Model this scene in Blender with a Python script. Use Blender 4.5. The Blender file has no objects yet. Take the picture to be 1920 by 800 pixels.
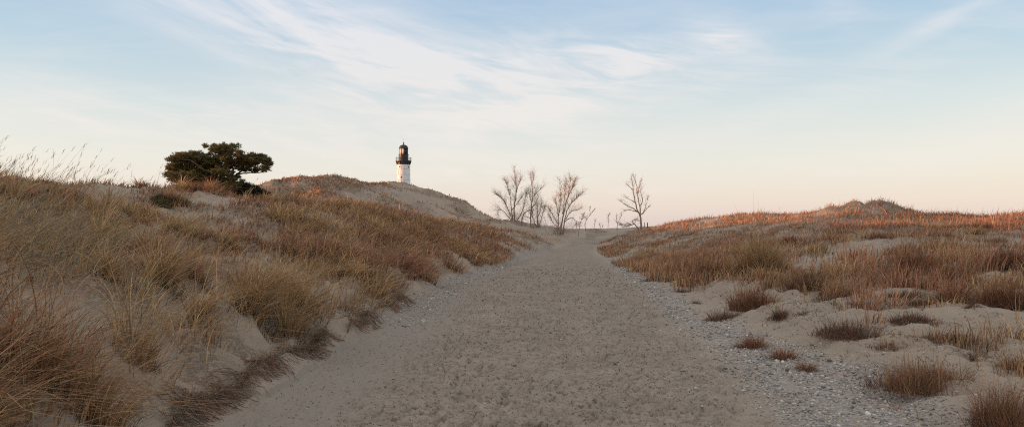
import bpy, math, random
import numpy as np
from mathutils import Vector
R = math.radians
rng = np.random.default_rng(7)
random.seed(7)
scn = bpy.context.scene
col = scn.collection

# ------------------------------------------------------------------ camera
F = 1387.0                       # focal length in photo pixels (1920 wide)
EYE = 1.6
HOR = 428.0
PITCH = math.atan((HOR - 400.0) / F)
cd = bpy.data.cameras.new('camera'); cam = bpy.data.objects.new('camera', cd); col.objects.link(cam)
cam.location = (0, 0, EYE); cam.rotation_euler = (R(90) + PITCH, 0, 0)
cd.sensor_width = 36; cd.lens = 36 * F / 1920; cd.clip_start = 0.05; cd.clip_end = 9000
scn.camera = cam
def P(px, py, d):
    """world point on the sight line through photo pixel px,py, at forward distance d (m)"""
    u = (px - 960) / F; v = (400 - py) / F
    y = math.cos(PITCH) - math.sin(PITCH) * v; z = math.sin(PITCH) + math.cos(PITCH) * v
    return Vector((u / y * d, d, EYE + z / y * d))

# ------------------------------------------------------------------ helpers
def tag(o, label=None, cat=None, group=None, kind=None):
    for k, v in (('label', label), ('category', cat), ('group', group), ('kind', kind)):
        if v: o[k] = v
    return o
def new_obj(name, me, mat=None, parent=None, loc=None):
    o = bpy.data.objects.new(name, me); col.objects.link(o)
    if mat and me is not None and not me.materials: me.materials.append(mat)
    if parent: o.parent = parent
    if loc is not None: o.location = loc
    return o
def mesh_np(name, V, Fc, mat=None, colors=None, smooth=True, attrs=None):
    """V (n,3); Fc (m,k) constant-size faces"""
    me = bpy.data.meshes.new(name)
    V = np.ascontiguousarray(V, dtype=np.float32); Fc = np.ascontiguousarray(Fc, dtype=np.int32)
    m, k = Fc.shape
    me.vertices.add(len(V)); me.vertices.foreach_set('co', V.ravel())
    me.loops.add(m * k); me.loops.foreach_set('vertex_index', Fc.ravel())
    me.polygons.add(m); me.polygons.foreach_set('loop_start', np.arange(0, m * k, k, dtype=np.int32))
    try: me.polygons.foreach_set('loop_total', np.full(m, k, dtype=np.int32))
    except Exception: pass
    me.update(calc_edges=True)
    if smooth: me.polygons.foreach_set('use_smooth', np.ones(m, dtype=bool))
    if colors is not None:
        a = me.color_attributes.new('tint', 'FLOAT_COLOR', 'POINT')
        c = np.ones((len(V), 4), dtype=np.float32); c[:, :3] = colors; a.data.foreach_set('color', c.ravel())
    for nm, arr in (attrs or {}).items():
        a = me.attributes.new(nm, 'FLOAT', 'POINT'); a.data.foreach_set('value', np.ascontiguousarray(arr, dtype=np.float32))
    if mat: me.materials.append(mat)
    return me
def empty(name, loc):
    o = bpy.data.objects.new(name, None); col.objects.link(o); o.location = loc; o.empty_display_size = .2
    return o
def sstep(a, b, x):
    t = np.clip((x - a) / (b - a), 0, 1); return t * t * (3 - 2 * t)

# gradient noise ----------------------------------------------------
_perm = np.random.default_rng(3).permutation(512).astype(np.int64)
_ang = np.random.default_rng(4).uniform(0, 2 * np.pi, 512)
_gx, _gy = np.cos(_ang), np.sin(_ang)
def noise(x, y, seed=0):
    x = np.asarray(x, float) + seed * 17.31; y = np.asarray(y, float) - seed * 9.77
    xi = np.floor(x).astype(np.int64); yi = np.floor(y).astype(np.int64)
    xf = x - xi; yf = y - yi
    u = xf ** 3 * (xf * (xf * 6 - 15) + 10); v = yf ** 3 * (yf * (yf * 6 - 15) + 10)
    def g(i, j):
        h = _perm[(_perm[(xi + i) & 511] + yi + j) & 511]
        return _gx[h] * (xf - i) + _gy[h] * (yf - j)
    a = g(0, 0) * (1 - u) + g(1, 0) * u; b = g(0, 1) * (1 - u) + g(1, 1) * u
    return (a * (1 - v) + b * v) * 1.5
def fbm(x, y, oct=4, seed=0, gain=.5):
    s = 0; a = 1.0
    for i in range(oct):
        s = s + a * noise(x, y, seed + i); x = np.asarray(x) * 2.03; y = np.asarray(y) * 2.03; a *= gain
    return s

# ------------------------------------------------------------------ terrain
YS = np.array([-60, -10, 0, 6, 10, 22, 36, 50, 69, 85, 120], float)
XL = np.array([-2.6, -2.4, -2.3, -2.3, -2.2, -1.9, 0.0, 2.2, 4.4, 7.5, 16], float)
XR = np.array([2.4, 2.4, 2.4, 2.35, 2.7, 3.75, 4.6, 5.6, 8.2, 12, 22], float)
def xl(y): return np.interp(y, YS, XL)
def xr(y): return np.interp(y, YS, XR)
def lip(x, y):
    """little eroded bank beside the path, left side"""
    w = .28 * fbm(x * .0 + .55 * np.asarray(y), 0 * np.asarray(y) + 2.2, 3, 5) + .22 * fbm(np.asarray(y) * 2.1, np.asarray(x) * .3, 2, 8)
    h = np.interp(y, [-5, 4, 12, 25, 45, 65, 75], [.34, .34, .32, .30, .24, .12, 0])
    off = np.interp(y, [0, 8, 14, 40], [.62, .55, .45, .25])
    t = (xl(y) - off + w * .7) - x
    left = h * (.35 * sstep(-.5, .25, t) + .65 * sstep(.12, .42, t))
    w2 = .35 * fbm(np.asarray(y) * .5, 0 * np.asarray(y) + 7.7, 3, 6)
    t2 = x - (xr(y) + 1.2 + w2)
    right = np.interp(y, [-5, 4, 12, 45, 65], [.10, .10, .13, .16, .05]) * sstep(-.25, .5, t2)
    return left + right
C = []
def cp(px, py, d, dz=0): p = P(px, py, d); C.append((p.x, p.y, p.z + dz))
def cw(x, y, z): C.append((x, y, z))
for y in (-40, -20, -10, -4, 0, 3, 5, 7.5, 11, 16, 22, 29, 37, 46, 56, 67, 85, 105):
    xc = float(xl(y) + xr(y)) / 2
    cw(xc, y, .0); cw(float(xl(y)), y, .03); cw(float(xr(y)), y, .03)
# left dune
for a in [(0, 767, 4.5), (0, 600, 6), (0, 500, 8), (0, 440, 11), (250, 626, 7), (250, 512, 10), (250, 436, 14), (250, 364, 21),
          (120, 400, 14.5), (330, 364, 27), (400, 392, 31), (470, 388, 30), (300, 395, 20), (400, 440, 18), (500, 425, 20), (500, 490, 15),
          (600, 396, 24), (600, 490, 16), (700, 404, 30), (700, 485, 20), (800, 416, 36), (800, 470, 27),
          (900, 432, 45), (880, 468, 34), (1000, 444, 55), (540, 392, 27), (150, 480, 11), (400, 560, 10.5), (120, 420, 12)]: cp(*a)
# hollow behind the left dune
cw(-12, 50, 1.7); cw(-20, 46, 2.2); cw(-5, 62, 1.2); cw(-24, 62, 2.0); cw(-14, 68, 1.9); cw(2, 82, .9)
# lighthouse hill
for a in [(600, 333, 95), (530, 339, 93), (490, 346, 90), (650, 334, 98), (700, 348, 104), (755, 344, 110), (820, 358, 113), (870, 380, 118), (925, 414, 122),
          (560, 372, 80), (640, 375, 82), (720, 385, 88), (800, 390, 94), (860, 405, 100), (430, 368, 88), (330, 392, 84), (640, 350, 90), (480, 368, 82), (740, 360, 97)]: cp(*a)
cw(-24, 125, 6.5); cw(-15, 135, 6.5); cw(-30, 115, 6.5); cw(-6, 140, 3.5); cw(-20, 165, 2); cw(-40, 150, 3); cw(5, 150, .6); cw(-36, 240, .2); cw(-60, 200, 1)
# off to the left, out of view: a dune added and shaped to cast the shadow
for y, z in ((-90, 4), (-60, 6.2), (-30, 6.6), (-10, 6.4), (0, 5.9), (10, 4.7), (18, 4.0), (30, 3.7), (46, 3.3), (62, 3.0), (80, 2.2)):
    cw(-40, y, z); cw(-48, y, z * .9); cw(-72, y, 1.0); cw(-25, y, 2.6 if y > -70 else 1.5)
for y in (-40, -25, -12, -4): cw(-9, y, 2.4); cw(-5, y, 1.3); cw(9, y, .6); cw(20, y, 1.4); cw(40, y, 2.2)
cw(-6.5, 0, 1.6); cw(-10, 2, 2.3); cw(-14, 6, 2.6)
# right side
for px, py, z in [(1560, 700, .05), (1900, 780, .08), (1740, 690, .16), (1900, 600, .36), (1600, 600, .28), (1400, 560, .18), (1880, 520, .66),
                  (1600, 520, .5), (1400, 500, .4), (1250, 480, .3), (1880, 465, 1.0), (1600, 465, .95), (1300, 450, .85), (1160, 458, .45), (1700, 490, .72)]:
    h = HOR - 0; d = F * (EYE - z) / (py - h); cp(px, py, d)
for a in [(1600, 389, 42), (1650, 388, 43), (1550, 395, 42), (1700, 403, 41), (1500, 410, 44), (1760, 410, 38), (1440, 414, 46), (1350, 417, 49), (1300, 420, 52), (1250, 424, 57), (1215, 429, 62),
          (1850, 409, 35), (1915, 406, 33), (1600, 424, 32), (1880, 432, 27), (1450, 432, 36), (1180, 440, 60), (1750, 428, 31), (1330, 430, 44)]: cp(*a)
cw(30, 27, 2.3); cw(34, 14, 2.3); cw(28, 4, 1.6); cw(14, 2, .8); cw(45, 30, 2.5); cw(60, 5, 2.4); cw(50, 50, 1.5); cw(30, 56, 1.2); cw(20, 66, 1.2); cw(18, 85, .7); cw(35, 90, .5); cw(60, 90, .5)
# far flat with its low rim
for a in [(1060, 439, 84), (1120, 436, 105), (1190, 431, 95), (1100, 430.5, 140), (1150, 429.5, 150), (1060, 431, 135), (1000, 424, 110), (965, 414, 100), (1030, 432, 98), (1240, 430, 120), (930, 418, 112)]: cp(*a)
cw(15, 200, .2); cw(-10, 230, .2); cw(40, 200, .2); cw(90, 150, .4); cw(0, 420, .1); cw(-150, 350, .2); cw(150, 350, .1)
cw(-120, 80, 1); cw(-120, -40, 1); cw(0, -120, .8); cw(120, -60, 1); cw(120, 60, 1); cw(-60, -150, 1); cw(60, -150, 1); cw(-250, 0, .3); cw(250, 0, .3); cw(0, -300, .3)
C = np.array(C)
def pol(x, y): return np.arctan2(x, y), np.log(np.maximum(np.hypot(x, y), 1.0))
ct, cl = pol(C[:, 0], C[:, 1]); cz = C[:, 2] - lip(C[:, 0], C[:, 1])
keep = np.hypot(C[:, 0], C[:, 1]) > 1.2
ct, cl, cz = ct[keep], cl[keep], cz[keep]
SX = 1.25
Tt = np.concatenate([ct, ct + 2 * np.pi, ct - 2 * np.pi]) * SX; Tl = np.concatenate([cl] * 3); Tz = np.concatenate([cz] * 3)
m_ = (Tt > -4.6 * SX) & (Tt < 4.6 * SX); Tt, Tl, Tz = Tt[m_], Tl[m_], Tz[m_]
n = len(Tt)
def U(r2): return r2 * np.log(r2 + 1e-12) * .5
K = U((Tt[:, None] - Tt) ** 2 + (Tl[:, None] - Tl) ** 2) + np.eye(n) * 2e-4
Pm = np.stack([np.ones(n), Tt, Tl], 1)
A = np.zeros((n + 3, n + 3)); A[:n, :n] = K; A[:n, n:] = Pm; A[n:, :n] = Pm.T
W = np.linalg.solve(A, np.concatenate([Tz, np.zeros(3)]))
# table over (theta, log r)
L0, L1, DL = -.1, 8.3, .02; DT = R(.5)
lt = np.arange(L0, L1 + DL, DL); tt = np.arange(-math.pi - 3 * DT, math.pi + 4 * DT, DT)
TAB = np.zeros((len(lt), len(tt)), np.float32)
for i, l in enumerate(lt):
    le = max(l, 0.2); le = min(le, math.log(500))
    r2 = (tt[:, None] * SX - Tt) ** 2 + (le - Tl) ** 2
    TAB[i] = U(r2) @ W[:n] + W[n] + W[n + 1] * tt * SX + W[n + 2] * le
far = sstep(math.log(230), math.log(480), lt)[:, None]
TAB = TAB * (1 - far) + .0 * far
def cub(p0, p1, p2, p3, t): return p1 + .5 * t * (p2 - p0 + t * (2 * p0 - 5 * p1 + 4 * p2 - p3 + t * (3 * (p1 - p2) + p3 - p0)))
def base(x, y):
    t, l = pol(x, y)
    a = (t - tt[0]) / DT; b = np.clip((l - L0) / DL, 1, len(lt) - 3.01)
    ai = np.clip(a.astype(int), 1, len(tt) - 3); bi = b.astype(int); af = a - ai; bf = b - bi
    rows = [cub(TAB[bi + k, ai - 1], TAB[bi + k, ai], TAB[bi + k, ai + 1], TAB[bi + k, ai + 2], af) for k in (-1, 0, 1, 2)]
    return cub(*rows, bf)
def in_path(x, y):
    """1 on the trodden path, 0 off it"""
    e = .18 * fbm(y * .6, x * .1, 2, 31)
    e2 = .22 * fbm(x * 2.3, y * 2.0, 3, 33)
    return sstep(-.55, .6, x - (xl(y) + .75 * np.interp(y, [0, 20, 50], [1.35, 1.2, .3]) + e) + e2) * sstep(-.5, .6, (xr(y) - .1 + e) - x + e2) * (y < 90)
def gravel(x, y):
    w2 = .45 * fbm(y * .45, x * .35, 3, 6)
    wd = np.interp(y, [0, 6.5, 9.5, 14, 30, 60], [1.5, 1.35, .85, .6, .42, .35])
    g = sstep(-.15, .35, x - (xr(y) - .2 + .2 * w2)) * sstep(-.3, .4, (xr(y) + wd + w2) - x)
    gl = .55 * sstep(-.1, .3, x - (xl(y) - .1)) * sstep(-.1, .3, (xl(y) + .5) - x) * sstep(13, 22, y)
    return np.maximum(g, gl) * (y < 75) * (y > -20)
def patch(x, y):
    """where the grass grows thick (hummocks) : roughly -1..1"""
    return fbm(x * .42 + .1 * y, y * .30, 4, 11, .55)
def H(x, y, detail=True):
    x = np.asarray(x, float); y = np.asarray(y, float)
    r = np.hypot(x, y)
    z = base(x, y)
    core = sstep(xl(y) - .1, xl(y) + .5, x) * (1 - sstep(xr(y) - .3, xr(y) + .2, x)) * (y < 75)
    z = z * (1 - .92 * core) + lip(x, y)
    off = (1 - sstep(-.2, .9, np.minimum(x - xl(y) + .5, xr(y) + 1.3 - x))) * (r < 600)
    off = np.where(y > 80, 1., off)
    p = patch(x, y)
    am = np.interp(r, [0, 3, 10, 60, 130, 300], [.3, .8, 1, 1, .9, .3])
    z = z + off * (x < xl(y)) * sstep(3, 5, r) * (1 - sstep(16, 26, r)) * (.18 * sstep(-.1, .5, fbm(x * 1.35, y * 1.05, 2, 15)) + .08 * noise(x * 1.5, y * 1.2, 23))
    z = z + off * am * (.13 * sstep(-.1, .9, p) + .07 * fbm(x * .9, y * .8, 3, 21) + .05 * fbm(x * 2.6, y * 2.2, 3, 25) * (r < 60))
    hl = sstep(60, 80, r) * (x < 6) * (r < 250)
    z = z + hl * (.32 * fbm(x * .16, y * .13, 3, 41) + .22 * fbm(x * .6, y * .5, 4, 44, .6))
    # hummocks on top of the right dune
    for hx, hy, hr, hh in HUM: z = z + hh * np.exp(-(((x - hx) / hr) ** 2 + ((y - hy) / (hr * 1.3)) ** 2) ** 1.5)
    if detail:
        pm = in_path(x, y) * (r < 40)
        q = np.zeros_like(z)
        idx = np.nonzero((r < 40) & (np.abs(x) < 16))
        xs, ys = x[idx], y[idx]
        a = noise(xs * 6.4 + .7 * noise(xs * 2, ys * 2, 51), ys * 5.2, 52) * (.75 + .5 * noise(xs * .8, ys * .7, 57)); b = noise(xs * 13., ys * 10., 53)
        rough_ = .35 + .9 * sstep(-.35, .35, noise(xs * .7, ys * .35, 58))
        q[idx] = rough_ * (-.026 * sstep(.14, .36, a) - .026 * sstep(.14, .36, b)) + .016 * noise(xs * 2.1, ys * 1.8, 54) + .016 * sstep(.08, .35, -a) + .008 * noise(xs * 14, ys * 11, 55) + .042 * prints(xs, ys, .27, .30, .055, .10, .75, 3) + .024 * prints(xs, ys, .14, .15, .05, .035, .7, 40)
        z = z + pm * q + (1 - pm) * (.12 + .12 * gravel(x, y)) * q
        w = np.zeros_like(z); w[idx] = .010 * noise(xs * 7, ys * 13, 61) + .012 * noise(xs * 3.3, ys * 4.5, 62) - .02 * sstep(.2, .5, noise(xs * 3.8, ys * 3.4, 63))
        z = z + (1 - pm) * off * w
    return z
h1 = [P(1553, 381, 41.5), P(1600, 374, 42), P(1645, 374, 42.5), P(1672, 384, 42.5), P(1495, 396, 44), P(1385, 402, 47)]
HUM = [(h1[0].x, h1[0].y, .42, .30), (h1[1].x, h1[1].y, .66, .34), (h1[2].x, h1[2].y, .66, .38), (h1[3].x, h1[3].y, .6, .25), (h1[4].x, h1[4].y, .5, .25), (h1[5].x, h1[5].y, .6, .2)]
def prints(x, y, cx, cy, ax_, ay_, prob, seed):
    """trodden marks: one pit with a raised rim per cell of a jittered grid"""
    i0 = np.floor(x / cx).astype(np.int64); j0 = np.floor(y / cy).astype(np.int64); out = np.zeros_like(x)
    for di in (-1, 0, 1):
        for dj in (-1, 0, 1):
            i = i0 + di; j = j0 + dj; h = _perm[(_perm[(i * 7 + seed) & 511] + j) & 511]; h2 = _perm[(h + 91) & 511]; h3 = _perm[(h2 + 37) & 511]
            px = (i + .15 + .7 * h / 512) * cx; py = (j + .15 + .7 * h2 / 512) * cy; an = (h3 / 512 - .5) * 2.4; c_, s_ = np.cos(an), np.sin(an)
            u = ((x - px) * c_ + (y - py) * s_) / (ax_ * (.7 + .6 * h2 / 512)); v = (-(x - px) * s_ + (y - py) * c_) / ay_
            d = np.sqrt(u * u + v * v); on = (h3 / 512 < prob) * (.5 + .8 * h / 512)
            out = out + on * (-(1 - sstep(.55, 1.0, d)) + .38 * np.exp(-((d - 1.2) / .22) ** 2))
    return out
def G(x, y): return float(H(np.array([float(x)]), np.array([float(y)]))[0])
def ray_ground(px, py, dmin=2.5, dmax=160):
    """where the sight line through a photo pixel meets the ground"""
    ds = np.exp(np.linspace(math.log(dmin), math.log(dmax), 1500))
    p = P(px, py, 1.0); x = p.x * ds; y = ds; z = EYE + (p.z - EYE) * ds
    g = H(x, y); k = np.nonzero(z < g)[0]
    if len(k) == 0: k = [int(np.argmin(z - g))]
    k = k[0]; return Vector((x[k], y[k], g[k]))

# grid -------------------------------------------------------------
rs = [1.2]
while rs[-1] < 7500:
    r = rs[-1]; rs.append(r + min(.22 if r < 1.5 else 9, max(.011, min(r * r / 1900, r * .0125)) if r < 260 else r * .05))
rs = np.array([0.05, .6] + rs)
th = np.concatenate([np.arange(-180, -40, 1.5), np.arange(-40, 40, .085), np.arange(40, 180.01, 1.5)])
th = np.radians(th); th = th[th < math.pi - R(.4)]
nt_, nr = len(th), len(rs)
TH, RS = np.meshgrid(th, rs)
X = (np.sin(TH) * RS).ravel(); Y = (np.cos(TH) * RS).ravel()
Z = H(X, Y)
print('terrain verts', X.size)
idx = np.arange(nt_ * nr).reshape(nr, nt_)
a = idx[:-1]; b = idx[1:]
FC = np.stack([a, np.roll(a, -1, 1), np.roll(b, -1, 1), b], -1).reshape(-1, 4)
fx = X[FC].mean(1); fy = Y[FC].mean(1); fr = np.hypot(fx, fy)
onpath = (fx > xl(fy) - .35) & (fx < xr(fy) + .0) & (fy > -30) & (fy < 82)
hillm = (~onpath) & (fx < 8) & (fr > 72) & (fr < 260) & (fy > 40)
leftm = (~onpath) & (~hillm) & (fx < xl(fy)) & (fr < 300)
rightm = (~onpath) & (~hillm) & (fx >= xr(fy)) & (fr < 75)
restm = ~(onpath | hillm | leftm | rightm)

def nodes(mat):
    mat.use_nodes = True; nt = mat.node_tree; nt.nodes.clear(); return nt
def N(nt, t, **kw):
    n = nt.nodes.new(t)
    for k, v in kw.items():
        if k.startswith('i_'): n.inputs[int(k[2:]) if k[2:].isdigit() else k[2:].replace('_', ' ')].default_value = v
        else: setattr(n, k, v)
    return n
def L(nt, a, b): nt.links.new(a, b)
def mixc(nt, f, a, b):
    m = N(nt, 'ShaderNodeMix', data_type='RGBA')
    for s, v in ((m.inputs[0], f), (m.inputs[6], a), (m.inputs[7], b)):
        if hasattr(v, 'type') and hasattr(v, 'links'): L(nt, v, s)
        else: s.default_value = v if not isinstance(v, tuple) else (*v, 1)
    return m.outputs[2]
def ramp(nt, src, stops):
    r = N(nt, 'ShaderNodeValToRGB'); L(nt, src, r.inputs[0])
    e = r.color_ramp.elements
    while len(e) < len(stops): e.new(.5)
    for k, (p, c) in enumerate(stops): e[k].position = p; e[k].color = (*c, 1) if isinstance(c, tuple) else (c, c, c, 1)
    return r.outputs[0]
def noise_n(nt, vec, scale, detail=4, rough=.55, dist=0):
    n = N(nt, 'ShaderNodeTexNoise'); n.inputs['Scale'].default_value = scale; n.inputs['Detail'].default_value = detail
    n.inputs['Roughness'].default_value = rough; n.inputs['Distortion'].default_value = dist
    L(nt, vec, n.inputs['Vector']); return n.outputs[0]
def mapped(nt, vec, sc, loc=(0, 0, 0)):
    m = N(nt, 'ShaderNodeMapping'); m.inputs['Scale'].default_value = sc; m.inputs['Location'].default_value = loc; L(nt, vec, m.inputs[0]); return m.outputs[0]

# sand --------------------------------------------------------------
def sand_material(name):
    m = bpy.data.materials.new(name); nt = nodes(m)
    geo = N(nt, 'ShaderNodeNewGeometry'); pos = geo.outputs['Position']
    def attr(k): a = N(nt, 'ShaderNodeAttribute'); a.attribute_name = k; return a.outputs['Fac']
    big = noise_n(nt, pos, .5, 4); mid = noise_n(nt, pos, 4, 5, .6); fine = noise_n(nt, pos, 70, 3, .7)
    sandc = mixc(nt, ramp(nt, big, [(.35, 0.), (.65, 1.)]), (.45, .36, .275), (.37, .295, .225))
    sandc = mixc(nt, ramp(nt, mid, [(.4, 0.), (.75, .7)]), sandc, (.31, .245, .18))
    # trodden path : browner, with dark flecks for debris and for shade in the pits
    pc = mixc(nt, ramp(nt, noise_n(nt, pos, 1.3, 5, .65), [(.35, 0.), (.65, 1.)]), (.395, .33, .265), (.275, .228, .18))
    fleck = ramp(nt, noise_n(nt, mapped(nt, pos, (11, 15, 1)), 1.0, 6, .72, .9), [(.545, 0.), (.60, .85), (.66, 1.)])
    pc = mixc(nt, fleck, pc, (.105, .074, .05))
    pc = mixc(nt, ramp(nt, noise_n(nt, mapped(nt, pos, (17, 24, 1), (3, 1, 0)), 1.0, 4, .7, .5), [(.58, 0.), (.63, 1.)]), pc, (.055, .038, .027))
    strip = mixc(nt, ramp(nt, mid, [(.4, 0.), (.75, .6)]), (.285, .25, .215), (.23, .20, .17))
    sandc = mixc(nt, attr('strip'), sandc, strip)
    c = mixc(nt, attr('path'), sandc, pc)
    # gravel
    vor = N(nt, 'ShaderNodeTexVoronoi'); vor.inputs['Scale'].default_value = 28; L(nt, pos, vor.inputs['Vector'])
    gc = ramp(nt, vor.outputs['Color'], [(.1, (.23, .21, .195)), (.45, (.35, .325, .30)), (.75, (.43, .40, .37)), (.97, (.57, .53, .48))])
    gv = N(nt, 'ShaderNodeMath', operation='MULTIPLY'); L(nt, attr('gravel'), gv.inputs[0])
    L(nt, ramp(nt, noise_n(nt, pos, 2.5, 6, .75), [(.34, 0.), (.52, .9)]), gv.inputs[1])
    c = mixc(nt, gv.outputs[0], c, gc)
    # dead plant litter under grass, painted extra dark as shadow gaps and bank shade
    lit = N(nt, 'ShaderNodeMath', operation='MULTIPLY'); L(nt, attr('litter'), lit.inputs[0])
    L(nt, ramp(nt, noise_n(nt, mapped(nt, pos, (1, 1, 1)), 14, 6, .8, 1.2), [(.42, 0.), (.52, 1.)]), lit.inputs[1])
    lc = mixc(nt, fine, (.065, .04, .027), (.14, .09, .058))
    c = mixc(nt, lit.outputs[0], c, lc)
    b = N(nt, 'ShaderNodeBsdfPrincipled'); b.inputs['Roughness'].default_value = .95; b.inputs['Specular IOR Level'].default_value = .15
    c = mixc(nt, .35, c, mixc(nt, fine, (.17, .14, .11), (.55, .46, .37)))
    L(nt, c, b.inputs['Base Color'])
    bp = N(nt, 'ShaderNodeBump'); bp.inputs['Strength'].default_value = .5; bp.inputs['Distance'].default_value = .02
    add = N(nt, 'ShaderNodeMath', operation='ADD'); L(nt, noise_n(nt, pos, 14, 6, .7), add.inputs[0]); L(nt, vor.outputs['Distance'], add.inputs[1])
    L(nt, add.outputs[0], bp.inputs['Height']); L(nt, bp.outputs[0], b.inputs['Normal'])
    o = N(nt, 'ShaderNodeOutputMaterial'); L(nt, b.outputs[0], o.inputs[0]); return m
SAND = sand_material('sand')

# grass density (also masks the litter and painted shade) --------------------------------
def density(x, y):
    r = np.hypot(x, y); p = patch(x, y)
    d = np.zeros_like(x)
    u = x / np.maximum(y, .1)
    left = x < xl(y) - .45 - .25 * noise(y * .8, y * 0, 77)
    right = x > xr(y) + np.interp(y, [0, 8, 14, 22, 30], [2.6, 2.2, 1.4, .6, .25]) + .3 * noise(y * .7, y * 0, 78)
    # left: near dune patchy, mid slope nearly closed
    closed = sstep(9, 17, r)
    dl = (1 - closed) * sstep(-.32, .18, p) * .95 + closed * sstep(-.55, -.05, p)
    q_ = fbm(x * 1.35, y * 1.05, 2, 15)
    dl = np.where(r < 13, .95 * sstep(-.05, .22, .30 * p + .85 * q_ - .12 - .06 * sstep(-3.3, -2.6, x)), dl)
    pz_ = sstep(11, 15, r) * (1 - sstep(33, 37, r)) * sstep(-.28, -.36, u)            # towards the pine: sand shows through
    dl = dl * (1 - pz_) + pz_ * .9 * sstep(-.10, .22, p * .6 + q_ * .6)
    d = np.where(left, dl, d)
    # right: closed band on the slope, then loose clumps towards the front right
    q2 = fbm(x * 1.25, y * .9, 3, 17)
    band = np.where(u < .22, sstep(14, 19, r), np.where(u < .33, sstep(17, 22, r), sstep(22, 27, r))) * (1 - sstep(.36, .50, u + .05 * noise(x * .3, y * .3, 79)))
    crest = sstep(28, 32, r)
    dr = np.maximum(band * sstep(-.22, .10, .6 * p + .65 * q2 + .06 - .10 * sstep(.2, .34, u) - .14 * sstep(.30, .40, u)), crest * (1 - band) * .95 * sstep(-.6, .0, p))
    dr = dr * (1 - .25 * sstep(36, 40, r) * (1 - sstep(46, 48, r)) * sstep(.38, .42, u) * (1 - sstep(.52, .56, u)))
    dr = np.maximum(dr, sstep(.10, .36, .40 * p + .8 * q2) * .8 * sstep(5, 9, r) * sstep(.8, 2.0, x - xr(y) - 1.0))
    d = np.where(right, dr, d)
    far = (r > 70)
    d = np.where(far & (x < 12), .28 * sstep(-.05, .4, fbm(x * .22, y * .16, 4, 91)) + .9 * sstep(-15, -24, x) * sstep(-.5, .2, p), d)
    d = np.where(far & (x >= 2) & (u < .1), .10 * sstep(0, .6, p), d)
    return d * (y < 200) * (r > 2.2)
dens = density(X, Y) * (RS.ravel() < 250)
_t = xl(Y) - np.interp(Y, [0, 8, 14, 40], [.62, .55, .45, .25]) - X
FACE = sstep(-.2, -.05, _t) * (1 - sstep(.15, .4, _t)) * (Y > 1) * (Y < 45) * sstep(-.35, .15, fbm(X * .8, Y * .9, 3, 71))  # dark band painted on the eroded bank face as its shade
AT = {'strip': sstep(-.4, .1, X - xl(Y)) * (1 - sstep(1.2, 1.8, X - xl(Y))) * (Y < 60) * (Y > -30), 'path': in_path(X, Y), 'gravel': gravel(X, Y), 'litter': np.clip(dens * np.where((RS.ravel() > 70), 2.4, 1.2) + .9 * FACE, 0, 1)}
VV = np.stack([X, Y, Z], 1)
def sub(mask, name):
    f = FC[mask]; u_, inv = np.unique(f, return_inverse=True)
    me = mesh_np(name, VV[u_], inv.reshape(f.shape), SAND, attrs={k: v[u_] for k, v in AT.items()})
    return tag(new_obj(name, me), kind='structure')
sub(onpath, 'path'); sub(leftm, 'dune'); sub(rightm, 'dune'); sub(hillm, 'hill'); sub(restm, 'ground')

# ------------------------------------------------------------------ grass
def leaf_material(name, trans=.18, rough=.7):
    m = bpy.data.materials.new(name); nt = nodes(m)
    a = N(nt, 'ShaderNodeAttribute'); a.attribute_name = 'tint'
    d = N(nt, 'ShaderNodeBsdfPrincipled'); d.inputs['Roughness'].default_value = rough; d.inputs['Specular IOR Level'].default_value = .25
    t = N(nt, 'ShaderNodeBsdfTranslucent'); mx = N(nt, 'ShaderNodeMixShader'); mx.inputs[0].default_value = trans
    geo = N(nt, 'ShaderNodeNewGeometry')
    nz = noise_n(nt, geo.outputs['Position'], 1.7, 3)
    c = mixc(nt, ramp(nt, nz, [(.40, 0.), (.7, .25)]), a.outputs['Color'], (.20, .135, .09))
    L(nt, c, d.inputs['Base Color']); L(nt, c, t.inputs['Color'])
    L(nt, d.outputs[0], mx.inputs[1]); L(nt, t.outputs[0], mx.inputs[2])
    o = N(nt, 'ShaderNodeOutputMaterial'); L(nt, mx.outputs[0], o.inputs[0]); return m
GRASS = leaf_material('dry grass')
STRAW = np.array([.60, .43, .23]); RED = np.array([.36, .155, .085]); GOLD = np.array([.54, .31, .135]); DARK = np.array([.13, .088, .06])
GREEN = np.array([.33, .30, .15]); ROSE = np.array([.46, .22, .135]); GREY = np.array([.33, .28, .22])
def blades(base_, h, az, lean, wid, colr, seg=3, curl=1.7, rg=rng, tipcol=None, rise=1.0):
    n = len(base_); t = np.linspace(0, 1, seg + 1)
    dx, dy = np.cos(az), np.sin(az)
    wa = rg.uniform(0, np.pi, n); wx, wy = np.cos(wa), np.sin(wa)
    V = np.zeros((n, seg + 1, 2, 3), np.float32)
    for k, tk in enumerate(t):
        hor = h * lean * tk ** curl
        ver = h * rise * (tk - .42 * np.minimum(lean, 1.6) * tk ** (curl + .6))
        cx = base_[:, 0] + dx * hor; cy = base_[:, 1] + dy * hor; czz = base_[:, 2] + ver - .02 * (k == 0)
        w = wid * (1 - .85 * tk ** 1.5) * .5
        V[:, k, 0] = np.stack([cx - wx * w, cy - wy * w, czz], 1); V[:, k, 1] = np.stack([cx + wx * w, cy + wy * w, czz], 1)
    V = V.reshape(-1, 3)
    o = (np.arange(n) * (seg + 1) * 2)[:, None]
    Fs = np.concatenate([o + np.array([[2 * k, 2 * k + 1, 2 * k + 3, 2 * k + 2]]) for k in range(seg)], 0)
    cc = np.repeat(colr[:, None, :], (seg + 1) * 2, 1)
    if tipcol is not None:
        tw = np.repeat(t, 2)[None, :, None] ** 1.5; cc = cc * (1 - tw) + tipcol[:, None, :] * tw
    return V, Fs, cc.reshape(-1, 3)
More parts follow.
